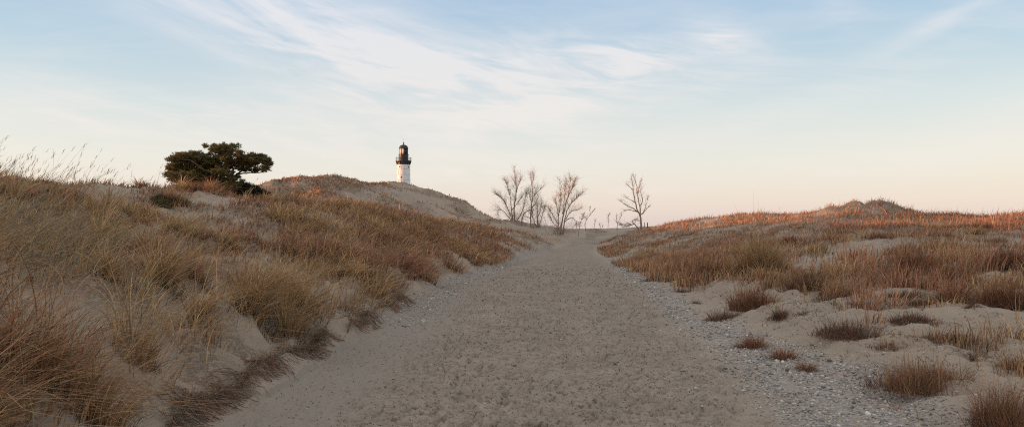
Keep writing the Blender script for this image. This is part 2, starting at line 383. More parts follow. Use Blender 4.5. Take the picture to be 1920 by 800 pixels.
class Pile:
    def __init__(s): s.V, s.F, s.C, s.n = [], [], [], 0
    def add(s, t):
        V, Fc, c = t; s.V.append(V); s.F.append(Fc + s.n); s.C.append(c); s.n += len(V)
    def mesh(s, name, mat, smooth=True): return mesh_np(name, np.concatenate(s.V), np.concatenate(s.F), mat, np.concatenate(s.C), smooth)
def lerp(a, b, t): return a * (1 - t) + b * t
def pick(n, cols, w):
    k = rng.choice(len(cols), n, p=np.array(w) / sum(w)); c = np.array(cols)[k]
    return c * rng.uniform(.72, 1.3, (n, 1)) * rng.uniform(.94, 1.06, (n, 3))
WIND = 0.0   # blades lean towards +x
def grass_field(Nc, tmin, tmax, r0, r1, per, clump=1.0, side='left', mult=1.0):
    t = np.radians(rng.uniform(tmin, tmax, Nc)); r = np.exp(rng.uniform(math.log(r0), math.log(r1), Nc))
    x = np.sin(t) * r; y = np.cos(t) * r
    ok = rng.uniform(0, 1, Nc) < density(x, y) * mult
    x, y, r = x[ok], y[ok], r[ok]; n0 = len(x)
    size = rng.uniform(.6, 1.25, n0)
    hue = fbm(x * .35, y * .3, 3, 101) + rng.normal(0, .18, n0)      # red-brown vs straw patches
    u = x / np.maximum(y, .1)
    nb = per
    ci = np.repeat(np.arange(n0), nb); N_ = len(ci)
    rad = (.09 + .004 * r) * clump * size
    oa = rng.uniform(0, 2 * np.pi, N_); orr = np.sqrt(rng.uniform(0, 1, N_)) * rad[ci] * np.minimum(1.8, 1 + rng.exponential(.25, N_))
    bx = x[ci] + np.cos(oa) * orr; by = y[ci] + np.sin(oa) * orr; rr = r[ci]
    bz = H(bx, by, False)
    keepm = (bx < xl(by) - .1) | (bx > xr(by) + .1) | (by > 85)
    hh = np.where(x < xl(y), np.interp(r, [2, 6, 12, 25, 60], [.68, .66, .58, .50, .45]), np.interp(r, [4, 10, 25, 30, 36, 60], [.34, .4, .46, .42, .29, .29]))
    u0 = x / np.maximum(y, .1); hh = np.where((r > 12) & (r < 36) & (u0 < -.30), hh * .5, hh); hh = np.where((r > 7.5) & (r < 14) & (u0 < -.5), hh * .55, hh)
    farm = r > 70; hh = np.where(farm, .38, hh)
    hh = np.where((x > xr(y)) & (r < 15), .7, 1) * hh * size * (1 + .25 * np.clip(hue, -1, 1))
    h = hh[ci] * rng.uniform(.45, 1.15, N_)
    out = rng.uniform(.1, .75, N_) * np.where(x < xl(y), 1.25, np.where(r > 27, 1.15, .7))[ci]
    wind = np.where(x < xl(y), .42, .12)[ci]
    vx = np.cos(oa) * out + wind + rng.normal(0, 1, N_) * np.where(x < xl(y), .28, .13)[ci]; vy = np.sin(oa) * out + rng.normal(0, 1, N_) * np.where(x < xl(y), .28, .13)[ci]
    wl = rng.random(N_) < np.where(x < xl(y), .16, .05)[ci]; vx = np.where(wl, vx * 2.2 + .35, vx)   # bent-over blades
    az = np.arctan2(vy, vx); lean = np.hypot(vx, vy)
    wid = np.maximum(np.where(rr < 13, .0078, .0062), .00085 * rr * np.where((rr > 27) & (bx > 0), .55, 1)) * rng.uniform(.7, 1.4, N_)
    a = np.clip(.56 + hue * 1.05, 0, 1)[ci][:, None]
    a = np.clip(a + rng.normal(0, .22, (N_, 1)) + .18 * ((rr > 33) & (bx > 3))[:, None], 0, 1)  # right crest blades tinted redder to deepen the sunlit orange
    c = lerp(lerp(STRAW, GOLD, rng.random((N_, 1))), lerp(RED, ROSE, rng.random((N_, 1))), a)
    dk = rng.random(N_) < .27; c[dk] = DARK * rng.uniform(.5, 1.5, (dk.sum(), 1)); h = np.where(dk, h * .6, h)  # short dark blades: thatch that also darkens the shaded gaps
    if side == 'left':
        gr = rng.random(N_) < .07 * (rr < 14); c[gr] = lerp(GREEN, STRAW, rng.random((gr.sum(), 1)))
        gy = rng.random(N_) < .06; c[gy] = GREY
    cj = fbm(x * .8, y * .7, 2, 131)[ci][:, None]; c = c * 1.12 * (1 + .35 * np.clip(cj, -1, 1)) * np.where(rng.random((N_, 1)) < .16, rng.uniform(1.3, 1.75, (N_, 1)), rng.uniform(.45, 1.15, (N_, 1)))
    k = keepm
    return blades(np.stack([bx, by, bz], 1)[k], h[k], az[k], lean[k], wid[k], c[k], seg=4 if r1 < 13 else 3)
pl = Pile()
pl.add(grass_field(2500, -52, -9, 3.0, 12, 18, 1.2))
pl.add(grass_field(6600, -50, 5, 11, 34, 26, 2.0))
def tussocks(nt_, tmin, tmax, r0, r1, nb, ht, side):
    """big old tussocks: long leaves arching out of dark thatch that also stands for shade"""
    t = np.radians(rng.uniform(tmin, tmax, nt_)); r = np.exp(rng.uniform(math.log(r0), math.log(r1), nt_)); x = np.sin(t) * r; y = np.cos(t) * r
    k = (rng.random(nt_) < density(x, y)) & (density(x, y) > .45); x, y, r = x[k], y[k], r[k]; m = len(x); sz = rng.uniform(.6, 1.25, m)
    tone = rng.random((m, 1)); ci = np.repeat(np.arange(m), nb); n_ = len(ci); a = rng.uniform(0, 6.28, n_); q = np.sqrt(rng.random(n_))
    bx = x[ci] + np.cos(a) * q * .13 * sz[ci]; by = y[ci] + np.sin(a) * q * .13 * sz[ci]
    out = rng.uniform(.25, 1.35, n_); vx = np.cos(a) * out + (.45 if side == 'left' else .1) + rng.normal(0, .15, n_); vy = np.sin(a) * out + rng.normal(0, .15, n_)
    c = lerp(lerp(STRAW, GOLD, rng.random((n_, 1))), lerp(RED, ROSE, rng.random((n_, 1))), np.clip(tone[ci] * 1.5 - (.8 if side == 'left' else .4), 0, 1)); 
    g = rng.random(n_) < .05; c[g] = GREEN
    c = c * np.where(rng.random((n_, 1)) < .25, rng.uniform(1.2, 1.6, (n_, 1)), rng.uniform(.5, 1.1, (n_, 1)))
    pl_ = pl if side == 'left' else pr
    bz = H(bx, by, False)
    pl_.add(blades(np.stack([bx, by, bz], 1), ht * sz[ci] * rng.uniform(.5, 1.1, n_), np.arctan2(vy, vx), np.hypot(vx, vy), np.maximum(.0065, .0008 * r[ci]) * rng.uniform(.6, 1.3, n_), c, seg=5, curl=1.7))
    nd = nb // 2; ci = np.repeat(np.arange(m), nd); n_ = len(ci); a = rng.uniform(0, 6.28, n_); q = np.sqrt(rng.random(n_)); bx = x[ci] + np.cos(a) * q * .30 * sz[ci]; by = y[ci] + np.sin(a) * q * .26 * sz[ci]
    pl_.add(blades(np.stack([bx, by, H(bx, by, False)], 1), rng.uniform(.06, .24, n_), a, rng.uniform(.3, 1.6, n_), np.maximum(.008, .0011 * r[ci]), pick(n_, [DARK * .8, DARK * 1.3, GREY * .5], [5, 3, 1]), seg=2))  # dark thatch, its colour deepening the shade in each heart
tussocks(190, -42, -11, 3.4, 13, 170, .80, 'left')
tussocks(330, -36, 3, 12, 36, 120, .60, 'left')
pl.add(grass_field(5200, -44, 8, 30, 75, 22, 2.0))
def stalks(n, xs, ys, h0, h1, wid, leanx, cols, w, seed_head=True):
    """tall flowering stalks with loose seed heads"""
    x = xs; y = ys; z = H(x, y, False)
    h = rng.uniform(h0, h1, n); az = rng.normal(0, .45, n); lean = np.abs(rng.normal(leanx, .18, n))
    c = pick(n, cols, w); out = [blades(np.stack([x, y, z], 1), h, az, lean, wid, c, seg=6, curl=1.5)]
    if seed_head:
        tx = x + np.cos(az) * h * lean; ty = y + np.sin(az) * h * lean; tz = z + h * (1 - .42 * np.minimum(lean, 1.6))
        k = 4; ii = np.repeat(np.arange(n), k); f = rng.uniform(.0, .2, n * k)
        bx = tx[ii] - np.cos(az[ii]) * h[ii] * lean[ii] * f * 1.4; by = ty[ii] - np.sin(az[ii]) * h[ii] * lean[ii] * f; bz = tz[ii] - h[ii] * f * (1 - .9 * np.minimum(lean[ii], .9))
        out.append(blades(np.stack([bx, by, bz], 1), rng.uniform(.05, .11, n * k), rng.normal(0, .5, n * k), rng.uniform(.6, 1.4, n * k), (wid[ii] if hasattr(wid, '__len__') else wid) * .9, c[ii], seg=2))
    return out
# tall stalks against the sky on the near left crest
ns = 260
t = np.radians(rng.uniform(-38, -28.2, ns)); t = np.radians(-38 + (np.degrees(t) + 38) * rng.uniform(.55, 1, ns)); r = rng.uniform(9.0, 14.5, ns)
for q in stalks(ns, np.sin(t) * r, np.cos(t) * r, .7, 1.45, rng.uniform(.0045, .007, ns), .5, [STRAW, GREEN, GREY, GOLD], [3, 3, 3, 2]): pl.add(q)
# long bent leaves on the same crest
nb = 1300
t = np.radians(rng.uniform(-40, -29, nb)); r = rng.uniform(8.5, 13.5, nb); x = np.sin(t) * r; y = np.cos(t) * r
pl.add(blades(np.stack([x, y, H(x, y, False)], 1), rng.uniform(.5, .95, nb), rng.normal(0, .5, nb), rng.uniform(.7, 1.7, nb), rng.uniform(.006, .010, nb), pick(nb, [STRAW, GREY, GREEN, DARK], [4, 3, 2, 2]), seg=5, curl=1.8))
# scattered stalks on the whole left dune
ns = 1500
t = np.radians(rng.uniform(-42, 1, ns)); r = np.exp(rng.uniform(math.log(4), math.log(36), ns)); x = np.sin(t) * r; y = np.cos(t) * r
k = (rng.random(ns) < density(x, y)) & (x < xl(y) - .4); x, y, r = x[k], y[k], r[k]
for q in stalks(len(x), x, y, .45, .95, np.maximum(.0035, r * .0005), .45, [STRAW, GOLD, ROSE, GREEN], [4, 3, 2, 1]): pl.add(q)
nb = 5200
t = np.radians(rng.uniform(-42, -12, nb)); r = np.exp(rng.uniform(math.log(3.4), math.log(15), nb)); x = np.sin(t) * r; y = np.cos(t) * r
k = (rng.random(nb) < .04 + density(x, y)) & (x < xl(y) - .7); x, y, r = x[k], y[k], r[k]; nb = len(x)
pl.add(blades(np.stack([x, y, H(x, y, False)], 1), rng.uniform(.35, .85, nb), rng.normal(0, .8, nb), rng.uniform(.6, 1.8, nb), np.maximum(.006, r * .0008), pick(nb, [STRAW * 1.25, STRAW, GREY * 1.2, GREEN * 1.2, GOLD], [3, 3, 2, 2, 1]), seg=5, curl=1.9))
tag(new_obj('dune_grass', pl.mesh('dune_grass', GRASS)), 'dry golden and reddish marram grass leaning right all over the left dune', 'grass', kind='stuff')
pr = Pile()
tussocks(150, 5, 38, 13, 33, 110, .46, 'right')
pr.add(grass_field(9200, 3, 50, 15, 64, 27, 2.0, 'right'))
pr.add(grass_field(4400, 12, 50, 6, 18, 24, 1.3, 'right', .8))
ns = 2600
t = np.radians(rng.uniform(4, 38, ns)); r = np.exp(rng.uniform(math.log(20), math.log(58), ns)); x = np.sin(t) * r; y = np.cos(t) * r
k = (rng.random(ns) < density(x, y) * .8) & (x > xr(y) + .6); x, y, r = x[k], y[k], r[k]
for q in stalks(len(x), x, y, .3, .62, np.maximum(.0035, r * .00045), .14, [STRAW, GOLD, ROSE, RED], [3, 3, 2, 2], False): pr.add(q)
# a few fringe stalks on the skyline
tag(new_obj('slope_grass', pr.mesh('slope_grass', GRASS)), 'upright reddish brown bunch grass covering the slope and crest of the right dune', 'grass', kind='stuff')
ph = Pile()
ph.add(grass_field(9000, -26, 4, 72, 135, 14, 2.6, 'right', .9))
ph.add(grass_field(800, 2, 14, 72, 160, 14, 2.0, 'right', .7))
tag(new_obj('hill_grass', ph.mesh('hill_grass', GRASS)), 'thin brown grass patches dotted over the pale lighthouse hill', 'grass', kind='stuff')
# creeping litter on the sand of the right slope: dead stems lying flat
pd = Pile()
ns = 19000
t = np.radians(rng.uniform(8, 48, ns)); r = np.exp(rng.uniform(math.log(6), math.log(28), ns)); x = np.sin(t) * r; y = np.cos(t) * r
k = (x > xr(y) + 1.0) & (rng.random(ns) < .12 + .88 * sstep(-.15, .25, .5 * patch(x, y) + .8 * fbm(x * 1.4, y * 1.1, 2, 19))); x, y, r = x[k], y[k], r[k]; n_ = len(x)
pd.add(blades(np.stack([x, y, H(x, y) + .012], 1), rng.uniform(.08, .35, n_), rng.uniform(0, 6.28, n_), rng.uniform(.8, 1.1, n_), np.maximum(.005, r * .0009), pick(n_, [DARK, GREY * .7, RED * .7], [5, 1, 3]), seg=3, rise=.16))
ns = 5200
t = np.radians(rng.uniform(-42, 3, ns)); r = np.exp(rng.uniform(math.log(4), math.log(30), ns)); x = np.sin(t) * r; y = np.cos(t) * r
k = (x < xl(y) - .3); x, y, r = x[k], y[k], r[k]; n_ = len(x)
pd.add(blades(np.stack([x, y, H(x, y) + .012], 1), rng.uniform(.1, .4, n_), rng.normal(0, .9, n_), rng.uniform(.8, 1.1, n_), np.maximum(.004, r * .0006), pick(n_, [DARK, GREY, GOLD], [4, 3, 2]), seg=3, rise=.15))
ns = 7000
r = np.exp(rng.uniform(math.log(4.6), math.log(30), ns)); y = r; x = rng.uniform(xl(y) + .5, xr(y) + .2); ps = in_path(x, y) > rng.random(ns); x, y = x[ps], y[ps]; n_ = len(x)
pd.add(blades(np.stack([x, y, H(x, y) + .006], 1), rng.uniform(.02, .075, n_), rng.uniform(0, 6.28, n_), rng.uniform(.8, 1.1, n_), np.maximum(.006, y * .0011) * rng.uniform(.6, 1.3, n_), pick(n_, [DARK, DARK * .6, GREY * .8], [4, 3, 1]) * .8, seg=2, rise=.1))
# small bits of debris on the smooth sand at the path edge
ns = 2600
y = rng.uniform(4.5, 26, ns) ; x = xl(y) + rng.uniform(-.35, 1.5, ns) ; n_ = ns
pd.add(blades(np.stack([x, y, H(x, y) + .006], 1), rng.uniform(.02, .07, n_), rng.uniform(0, 6.28, n_), rng.uniform(.8, 1.1, n_), rng.uniform(.006, .014, n_), pick(n_, [DARK, DARK, GREY], [4, 2, 1]) * .8, seg=2, rise=.1))
tag(new_obj('plant_litter', pd.mesh('plant_litter', GRASS)), 'dark dead stems and bits of plant litter lying flat on the sand', 'litter', kind='stuff')

# ------------------------------------------------------------------ pebbles
def pebble_field():
    ico_v = np.array([(0, 0, 1), (.85, 0, .35), (.26, .81, .35), (-.69, .5, .35), (-.69, -.5, .35), (.26, -.81, .35), (.69, .5, -.3), (-.26, .81, -.3), (-.85, 0, -.3), (-.26, -.81, -.3), (.69, -.5, -.3), (0, 0, -.6)], float)
    ico_f = np.array([(0, 1, 2), (0, 2, 3), (0, 3, 4), (0, 4, 5), (0, 5, 1), (1, 6, 2), (2, 7, 3), (3, 8, 4), (4, 9, 5), (5, 10, 1), (2, 6, 7), (3, 7, 8), (4, 8, 9), (5, 9, 10), (1, 10, 6), (6, 11, 7), (7, 11, 8), (8, 11, 9), (9, 11, 10), (10, 11, 6)])
    n = 95000
    r = np.exp(rng.uniform(math.log(4.5), math.log(34), n)); y = r
    x = xr(y) + rng.uniform(-.9, 2.6, n)
    g = gravel(x, y) * sstep(-1.0, -.05, fbm(x * 1.2, y * 1.0, 3, 66)) + .035
    k = rng.random(n) < g; x, y = x[k], y[k]
    # strays on the path and the left edge
    m2 = 1300; y2 = np.exp(rng.uniform(math.log(4.5), math.log(26), m2)); x2 = rng.uniform(xl(y2) + .2, xr(y2))
    m3 = 5200; y3 = np.exp(rng.uniform(math.log(12), math.log(38), m3)); x3 = xl(y3) + rng.uniform(-.2, .7, m3)
    x = np.concatenate([x, x2, x3]); y = np.concatenate([y, y2, y3]); n = len(x)
    s = .0042 + rng.exponential(.0038, n); s = np.minimum(s, .034) * np.interp(y, [5, 12, 34], [1, 1.25, 1.9]); s[-(m2 + m3):-m3] *= .6
    z = H(x, y) + s * .12
    a = rng.uniform(0, 6.28, n); st = rng.uniform(.6, 1.5, (n, 1, 3)) * np.array([1, 1, .7])
    V = ico_v[None] * st * rng.uniform(.82, 1.15, (n, 12, 1)) * s[:, None, None]
    ca, sa = np.cos(a)[:, None], np.sin(a)[:, None]
    V = np.stack([V[..., 0] * ca - V[..., 1] * sa + x[:, None], V[..., 0] * sa + V[..., 1] * ca + y[:, None], V[..., 2] + z[:, None]], -1).reshape(-1, 3)
    Fs = (ico_f[None] + (np.arange(n) * 12)[:, None, None]).reshape(-1, 3)
    c = pick(n, [(.41, .375, .335), (.30, .27, .245), (.50, .45, .39), (.15, .135, .12), (.40, .32, .25), (.64, .59, .52)], [5, 5, 4, 2, 2, 1.2])
    c = np.repeat(c, 12, 0)
    m = bpy.data.materials.new('pebbles'); nt = nodes(m); at = N(nt, 'ShaderNodeAttribute'); at.attribute_name = 'tint'
    b = N(nt, 'ShaderNodeBsdfPrincipled'); b.inputs['Roughness'].default_value = .7; L(nt, at.outputs['Color'], b.inputs['Base Color'])
    o = N(nt, 'ShaderNodeOutputMaterial'); L(nt, b.outputs[0], o.inputs[0])
    tag(new_obj('gravel', mesh_np('gravel', V, Fs, m, c, smooth=True)), 'grey and white pebbles spilled along the edge of the sandy path', 'gravel', kind='stuff')
    print('pebbles', n)
pebble_field()

# ------------------------------------------------------------------ single clumps on the right
def tuft_mesh(name, w, h, cols, wts, nb, d, leanx=.0, stalk=0, flat=0., depth=.8, up=.5):
    """one bunch of grass, origin at its foot. w,h in metres; d = how far it stands (blade thickness)"""
    pz = Pile(); a = rng.uniform(0, 6.28, nb); q = np.sqrt(rng.uniform(0, 1, nb)) * np.minimum(1.5, 1 + rng.exponential(.12, nb))
    ns_ = int(np.clip(w / .16, 2, 9)); sa_ = rng.uniform(0, 6.28, ns_); sr_ = np.sqrt(rng.random(ns_)) * .30 * w; sh_ = rng.uniform(.5, 1.15, ns_); sh_[0] = 1.1; sr_[0] *= .3
    k_ = rng.integers(0, ns_, nb); x = np.cos(a) * q * w * .23 + (np.cos(sa_) * sr_)[k_]; y = np.sin(a) * q * w * .23 * depth + (np.sin(sa_) * sr_ * depth)[k_]
    hh = h * (1.05 - .35 * q ** 2) * rng.uniform(.25, 1.15, nb)
    hh *= sh_[k_]
    out = (up + flat) * q * rng.uniform(.4, 1.3, nb)
    out = out * .8; vx = np.cos(a) * out + leanx + rng.normal(0, .3, nb); vy = np.sin(a) * out + rng.normal(0, .3, nb)
    c = pick(nb, cols, wts) * .82
    pz.add(blades(np.stack([x, y, np.full(nb, -.03)], 1), hh, np.arctan2(vy, vx), np.hypot(vx, vy), np.maximum(.003, .00055 * d) * rng.uniform(.7, 1.3, nb), c, seg=3))
    if stalk:
        a = rng.uniform(0, 6.28, stalk); q = np.sqrt(rng.random(stalk)); x = np.cos(a) * q * w * .35; y = np.sin(a) * q * w * .3
        pz.add(blades(np.stack([x, y, np.full(stalk, -.02)], 1), h * rng.uniform(1.0, 1.65, stalk), rng.normal(0, 1.5, stalk), np.abs(rng.normal(.12, .14, stalk)), np.full(stalk, max(.004, .0006 * d)), pick(stalk, [STRAW, GOLD, ROSE], [3, 3, 1]), seg=4))
    # dead mat at the foot
    nm = nb // 3; a = rng.uniform(0, 6.28, nm); q = np.sqrt(rng.random(nm)); q = q * np.where(rng.random(nm) < .35, 1.2, 1); x = np.cos(a) * q * w * .45; y = np.sin(a) * q * w * .38
    pz.add(blades(np.stack([x, y, np.full(nm, -.02)], 1), rng.uniform(.05, .6, nm) * max(h, .12) * .8, rng.uniform(0, 6.28, nm), rng.uniform(.7, 2.2, nm), np.full(nm, max(.004, .0008 * d)), pick(nm, [DARK, RED * .7, GREY * .8], [5, 3, 1]), seg=2))
    return pz.mesh(name, GRASS)
# (px, py of the foot, width px, height px, style, label, group)
RB = ([RED, ROSE, DARK, GOLD], [5, 2, 2.2, 1]); BR = ([RED * .9, DARK, GREY * .8], [4, 4, 1]); ST = ([STRAW, GOLD, ROSE, DARK], [5, 4, 1, 1.2]); OR = ([GOLD, ROSE, RED, DARK], [2, 3, 4, 1.5])
TU = [
 (1436, 512, 66, 84, ST, 8, 0, 'tall straw coloured grass clump at the foot of the right grassy slope'),
 (1330, 522, 84, 52, RB, 6, 0, 'wide brown clump with straw stalks beside the gravel where the path narrows'),
 (1522, 541, 84, 38, BR, 0, .5, 'dark dishevelled clump alone on the sand in the middle of the right slope'),
 (1631, 530, 36, 14, BR, 0, .5, 'small flat dark tuft between the dishevelled clump and the big bushy clumps'),
 (1654, 511, 26, 20, RB, 0, 0, 'little brown tuft just left of the large rounded clump'),
 (1724, 516, 96, 62, RB, 10, 0, 'large rounded red-brown clump high on the right slope'),
 (1794, 536, 84, 70, OR, 30, 0, 'large clump with a dark foot and many pale straw stalks'),
 (1892, 574, 92, 60, RB, 8, 0, 'big red-brown clump touching the right frame edge, halfway down'),
 (1420, 577, 84, 48, RB, 12, 0, 'bushy brown clump with orange stalks standing on sand above the gravel'),
 (1352, 600, 60, 26, BR, 3, .5, 'flattened dark red tuft at the upper end of the gravel bank'),
 (1305, 569, 26, 14, BR, 0, .5, 'small dark tuft hanging on the gravel edge of the path'),
 (1272, 547, 36, 14, BR, 0, .4, 'low brown tuft on the gravel edge, between two smaller ones'),
 (1222, 527, 34, 14, BR, 0, .4, 'farthest of the low tufts lining the gravel edge'),
 (1415, 652, 56, 30, OR, 3, .6, 'uppermost of three rusty tufts in a row on the gravel'),
 (1467, 672, 58, 28, OR, 3, .6, 'middle one of three rusty tufts in a row on the gravel'),
 (1508, 692, 46, 26, OR, 3, .6, 'lowest of three rusty tufts in a row on the gravel'),
 (1717, 603, 82, 26, BR, 5, .3, 'low wide red-brown tuft with short spikes on bare sand'),
 (1600, 625, 120, 36, BR, 8, .3, 'long low dark tuft above the row of three rusty tufts'),
 (1738, 566, 62, 14, BR, 0, .5, 'thin flat dark tuft on pale sand below the stalky clump'),
 (1700, 552, 64, 18, BR, 0, .5, 'flat dark tuft on pale sand below the rounded clump'),
 (1612, 572, 48, 16, BR, 0, .4, 'small sprawling tuft beside the thin twiggy plant'),
 (1828, 575, 34, 16, BR, 0, .4, 'tiny dark tuft left of the big clump at the frame edge'),
 (1505, 588, 34, 14, BR, 0, .4, 'small low tuft below the dishevelled clump'),
 (1457, 596, 34, 26, BR, 2, .3, 'narrow dark tuft leaning against the bushy clump with orange stalks'),
 (1728, 722, 150, 62, OR, 46, .1, 'large foreground clump of red-brown grass with upright orange stalks'),
 (1826, 672, 92, 20, BR, 2, .4, 'long flat dark tuft behind the large foreground clump'),
 (1898, 688, 60, 26, BR, 3, .3, 'low dark tuft at the right frame edge beside the foreground clump'),
 (1893, 796, 110, 92, OR, 20, 0, 'reddish clump filling the bottom right corner'),
 (1776, 634, 104, 20, BR, 5, .4, 'thin reddish drift of grass between two low tufts and the foreground clump'),
 (1664, 648, 60, 20, RB, 4, .4, 'thin pinkish tuft left of the large foreground clump'),
 (1893, 500, 60, 44, RB, 6, 0, 'brown clump at the right frame edge near the top of the slope'),
 (1841, 425, 44, 15, RB, 0, .2, 'dark little tuft near the crest, right of the bare sand'),
 (1785, 425, 46, 14, RB, 0, .2, 'dark little tuft near the crest at the left end of the bare sand'),
 (1763, 441, 40, 13, RB, 0, .2, 'small tuft on sand just under the two crest tufts'),
 (1646, 445, 50, 16, RB, 0, .2, 'dark tuft on the pale sand strip under the dune peak'),
 (1578, 437, 44, 14, RB, 0, .2, 'dark tuft at the left end of the sand strip under the peak'),
 (1862, 452, 54, 14, RB, 0, .3, 'low tuft between the crest and the clump at the frame edge'),
 (1700, 470, 60, 22, RB, 2, .1, 'brown tuft directly above the large rounded clump'),
 (1640, 722, 30, 10, BR, 0, .6, 'scrap of dead grass on bare sand left of the foreground clump'),
]
for px, py, w, h, st, sk, fl, lab in TU:
    g = ray_ground(px, py); d = g.y; s = d / F
    nb = int(np.clip(w * h * .42, 150, 2000))
    tag(new_obj('grass_clump', tuft_mesh('grass_clump', w * s * 1.28, h * s * 1.12, st[0], st[1], nb, d, .05, sk, fl), loc=g), lab, 'grass clump', 'single grass clumps on the sand right of the path')
def few_blades(name, px, py, pts, lab, cat, colr, wpx=2.0, group=None):
    """a plant of a few stems given by their tips in pixels relative to its foot"""
    g = ray_ground(px, py); s = g.y / F; pz = Pile()
    for dx, dy in pts:
        h = max(abs(dy), 6) * s; az = 0 if dx >= 0 else math.pi
        pz.add(blades(np.array([[rng.normal(0, 2) * s, rng.normal(0, 3) * s, -.02]]), np.array([h * 1.15]), np.array([az + rng.normal(0, .3)]), np.array([abs(dx) * s / h]), np.array([wpx * s]), np.array([colr]) * rng.uniform(.85, 1.15), seg=4, curl=1.25))
    return tag(new_obj(name, pz.mesh(name, GRASS), loc=g), lab, cat, group)
PALE = np.array([.42, .33, .16])
few_blades('grass_sprig', 1456, 578, [(-14, 24), (-6, 30), (4, 18), (10, 12), (2, 34)], 'pale straw sprig in a V shape beside the bushy brown clump', 'grass sprig', PALE)
few_blades('grass_sprig', 1864, 632, [(-6, 22), (-2, 28), (2, 30), (8, 16)], 'yellowish upright sprig alone on the sand at far right', 'grass sprig', PALE)
few_blades('grass_sprig', 1907, 600, [(-8, 40), (2, 46), (6, 38), (12, 30), (-2, 52)], 'orange straw sprig under the big clump at the frame edge', 'grass sprig', GOLD)
few_blades('grass_sprig', 1586, 620, [(-3, 28), (2, 30), (6, 20)], 'pale sprig rising out of the long low dark tuft', 'grass sprig', PALE)
few_blades('dead_plant', 1564, 573, [(-6, 22), (-2, 28), (2, 26), (5, 30), (9, 20), (-10, 14), (12, 14), (0, 18)], 'thin dark twiggy plant standing on bare sand', 'plant', DARK * 1.1)
few_blades('grass_stalk', 1722, 790, [(-26, 80), (-20, 66), (6, 60), (30, 26), (44, 16), (60, 20), (-44, 22), (12, 46), (26, 38)], 'sparse straw stalks growing out of the gravel at the bottom', 'grass stalk', PALE * .8, 1.8)
few_blades('dead_plant', 1677, 768, [(-18, 6), (-8, 14), (6, 12), (20, 8), (-14, 16), (12, 20), (24, 3)], 'crumpled brown dead weed lying on the gravel', 'plant', RED, 3)

# ------------------------------------------------------------------ eroded root mats under the left bank
def root_mat(px0, py0, px1, py1, drop, nb, lab):
    g0 = ray_ground(px0, py0); g1 = ray_ground(px1, py1); o = g0.lerp(g1, .5); o.z = G(o.x, o.y); pz = Pile()
    cl_ = rng.random(14); t = np.clip(cl_[rng.integers(0, 14, nb)] + rng.normal(0, .06, nb), 0, 1); x = g0.x + (g1.x - g0.x) * t + rng.normal(0, .05, nb); y = g0.y + (g1.y - g0.y) * t + rng.normal(0, .05, nb)
    z = H(x, y, False) + rng.uniform(0, .03, nb)
    b0 = np.stack([x - o.x, y - o.y, z - o.z], 1)
    # hanging fibres: start at the lip and sag down the bank towards the path
    h = rng.uniform(.04, .22, nb) * drop; az = rng.normal(-.4, 1.3, nb); seg = 4; V = np.zeros((nb, seg + 1, 2, 3)); 
    wd = max(.004, o.y * .0006)
    for k, tk in enumerate(np.linspace(0, 1, seg + 1)):
        cx = b0[:, 0] + np.cos(az) * h * 1.2 * tk; cy = b0[:, 1] + np.sin(az) * h * tk
        zz = H(cx + o.x, cy + o.y, False) - o.z + .015 + .07 * rng.random(nb) * math.sin(math.pi * min(tk + .15, 1))
        V[:, k, 0] = np.stack([cx, cy - wd / 2, zz - wd / 2], 1); V[:, k, 1] = np.stack([cx, cy + wd / 2, zz + wd / 2], 1)
    of = (np.arange(nb) * (seg + 1) * 2)[:, None]
    Fs = np.concatenate([of + np.array([[2 * k, 2 * k + 1, 2 * k + 3, 2 * k + 2]]) for k in range(seg)], 0)
    c = np.repeat(pick(nb, [DARK, GREY * .8, RED * .6], [5, 3, 2]), (seg + 1) * 2, 0)
    pz.add((V.reshape(-1, 3), Fs, c))
    n2 = nb // 2; t = rng.random(n2); x = (g0.x + (g1.x - g0.x) * t) - o.x; y = (g0.y + (g1.y - g0.y) * t) - o.y
    pz.add(blades(np.stack([x, y, H(x + o.x, y + o.y, False) - o.z], 1), rng.uniform(.08, .3, n2), rng.normal(0, 1.4, n2), rng.uniform(.4, 1.4, n2), np.full(n2, wd), pick(n2, [DARK, GREY, GOLD], [4, 3, 2]), seg=3))
    return tag(new_obj('root_mat', pz.mesh('root_mat', GRASS), loc=o), lab, 'root mat', 'exposed root mats along the left bank')
root_mat(440, 735, 612, 625, 1.0, 1000, 'long dark mat of exposed roots hanging over the left bank')
root_mat(318, 800, 425, 735, 1.0, 700, 'nearest mat of exposed roots, at the bottom of the left bank')
root_mat(650, 625, 760, 560, 1.0, 700, 'farthest mat of exposed roots, where the bank meets the pale path edge')

# ------------------------------------------------------------------ wood
def bark_material(name, c0, c1, scale=8):
    m = bpy.data.materials.new(name); nt = nodes(m); tc = N(nt, 'ShaderNodeNewGeometry')
    f = noise_n(nt, mapped(nt, tc.outputs['Position'], (1, 1, .25)), scale, 5, .65)
    b = N(nt, 'ShaderNodeBsdfPrincipled'); b.inputs['Roughness'].default_value = .9
    L(nt, mixc(nt, ramp(nt, f, [(.35, 0.), (.65, 1.)]), c0, c1), b.inputs['Base Color'])
    bp = N(nt, 'ShaderNodeBump'); bp.inputs['Strength'].default_value = .5; bp.inputs['Distance'].default_value = .03; L(nt, f, bp.inputs['Height']); L(nt, bp.outputs[0], b.inputs['Normal'])
    o = N(nt, 'ShaderNodeOutputMaterial'); L(nt, b.outputs[0], o.inputs[0]); return m
BARE = bark_material('grey bark', (.25, .17, .125), (.40, .29, .215)); PBARK = bark_material('pine bark', (.06, .04, .03), (.13, .085, .06)); DRIFT = bark_material('weathered wood', (.34, .29, .23), (.48, .42, .34))
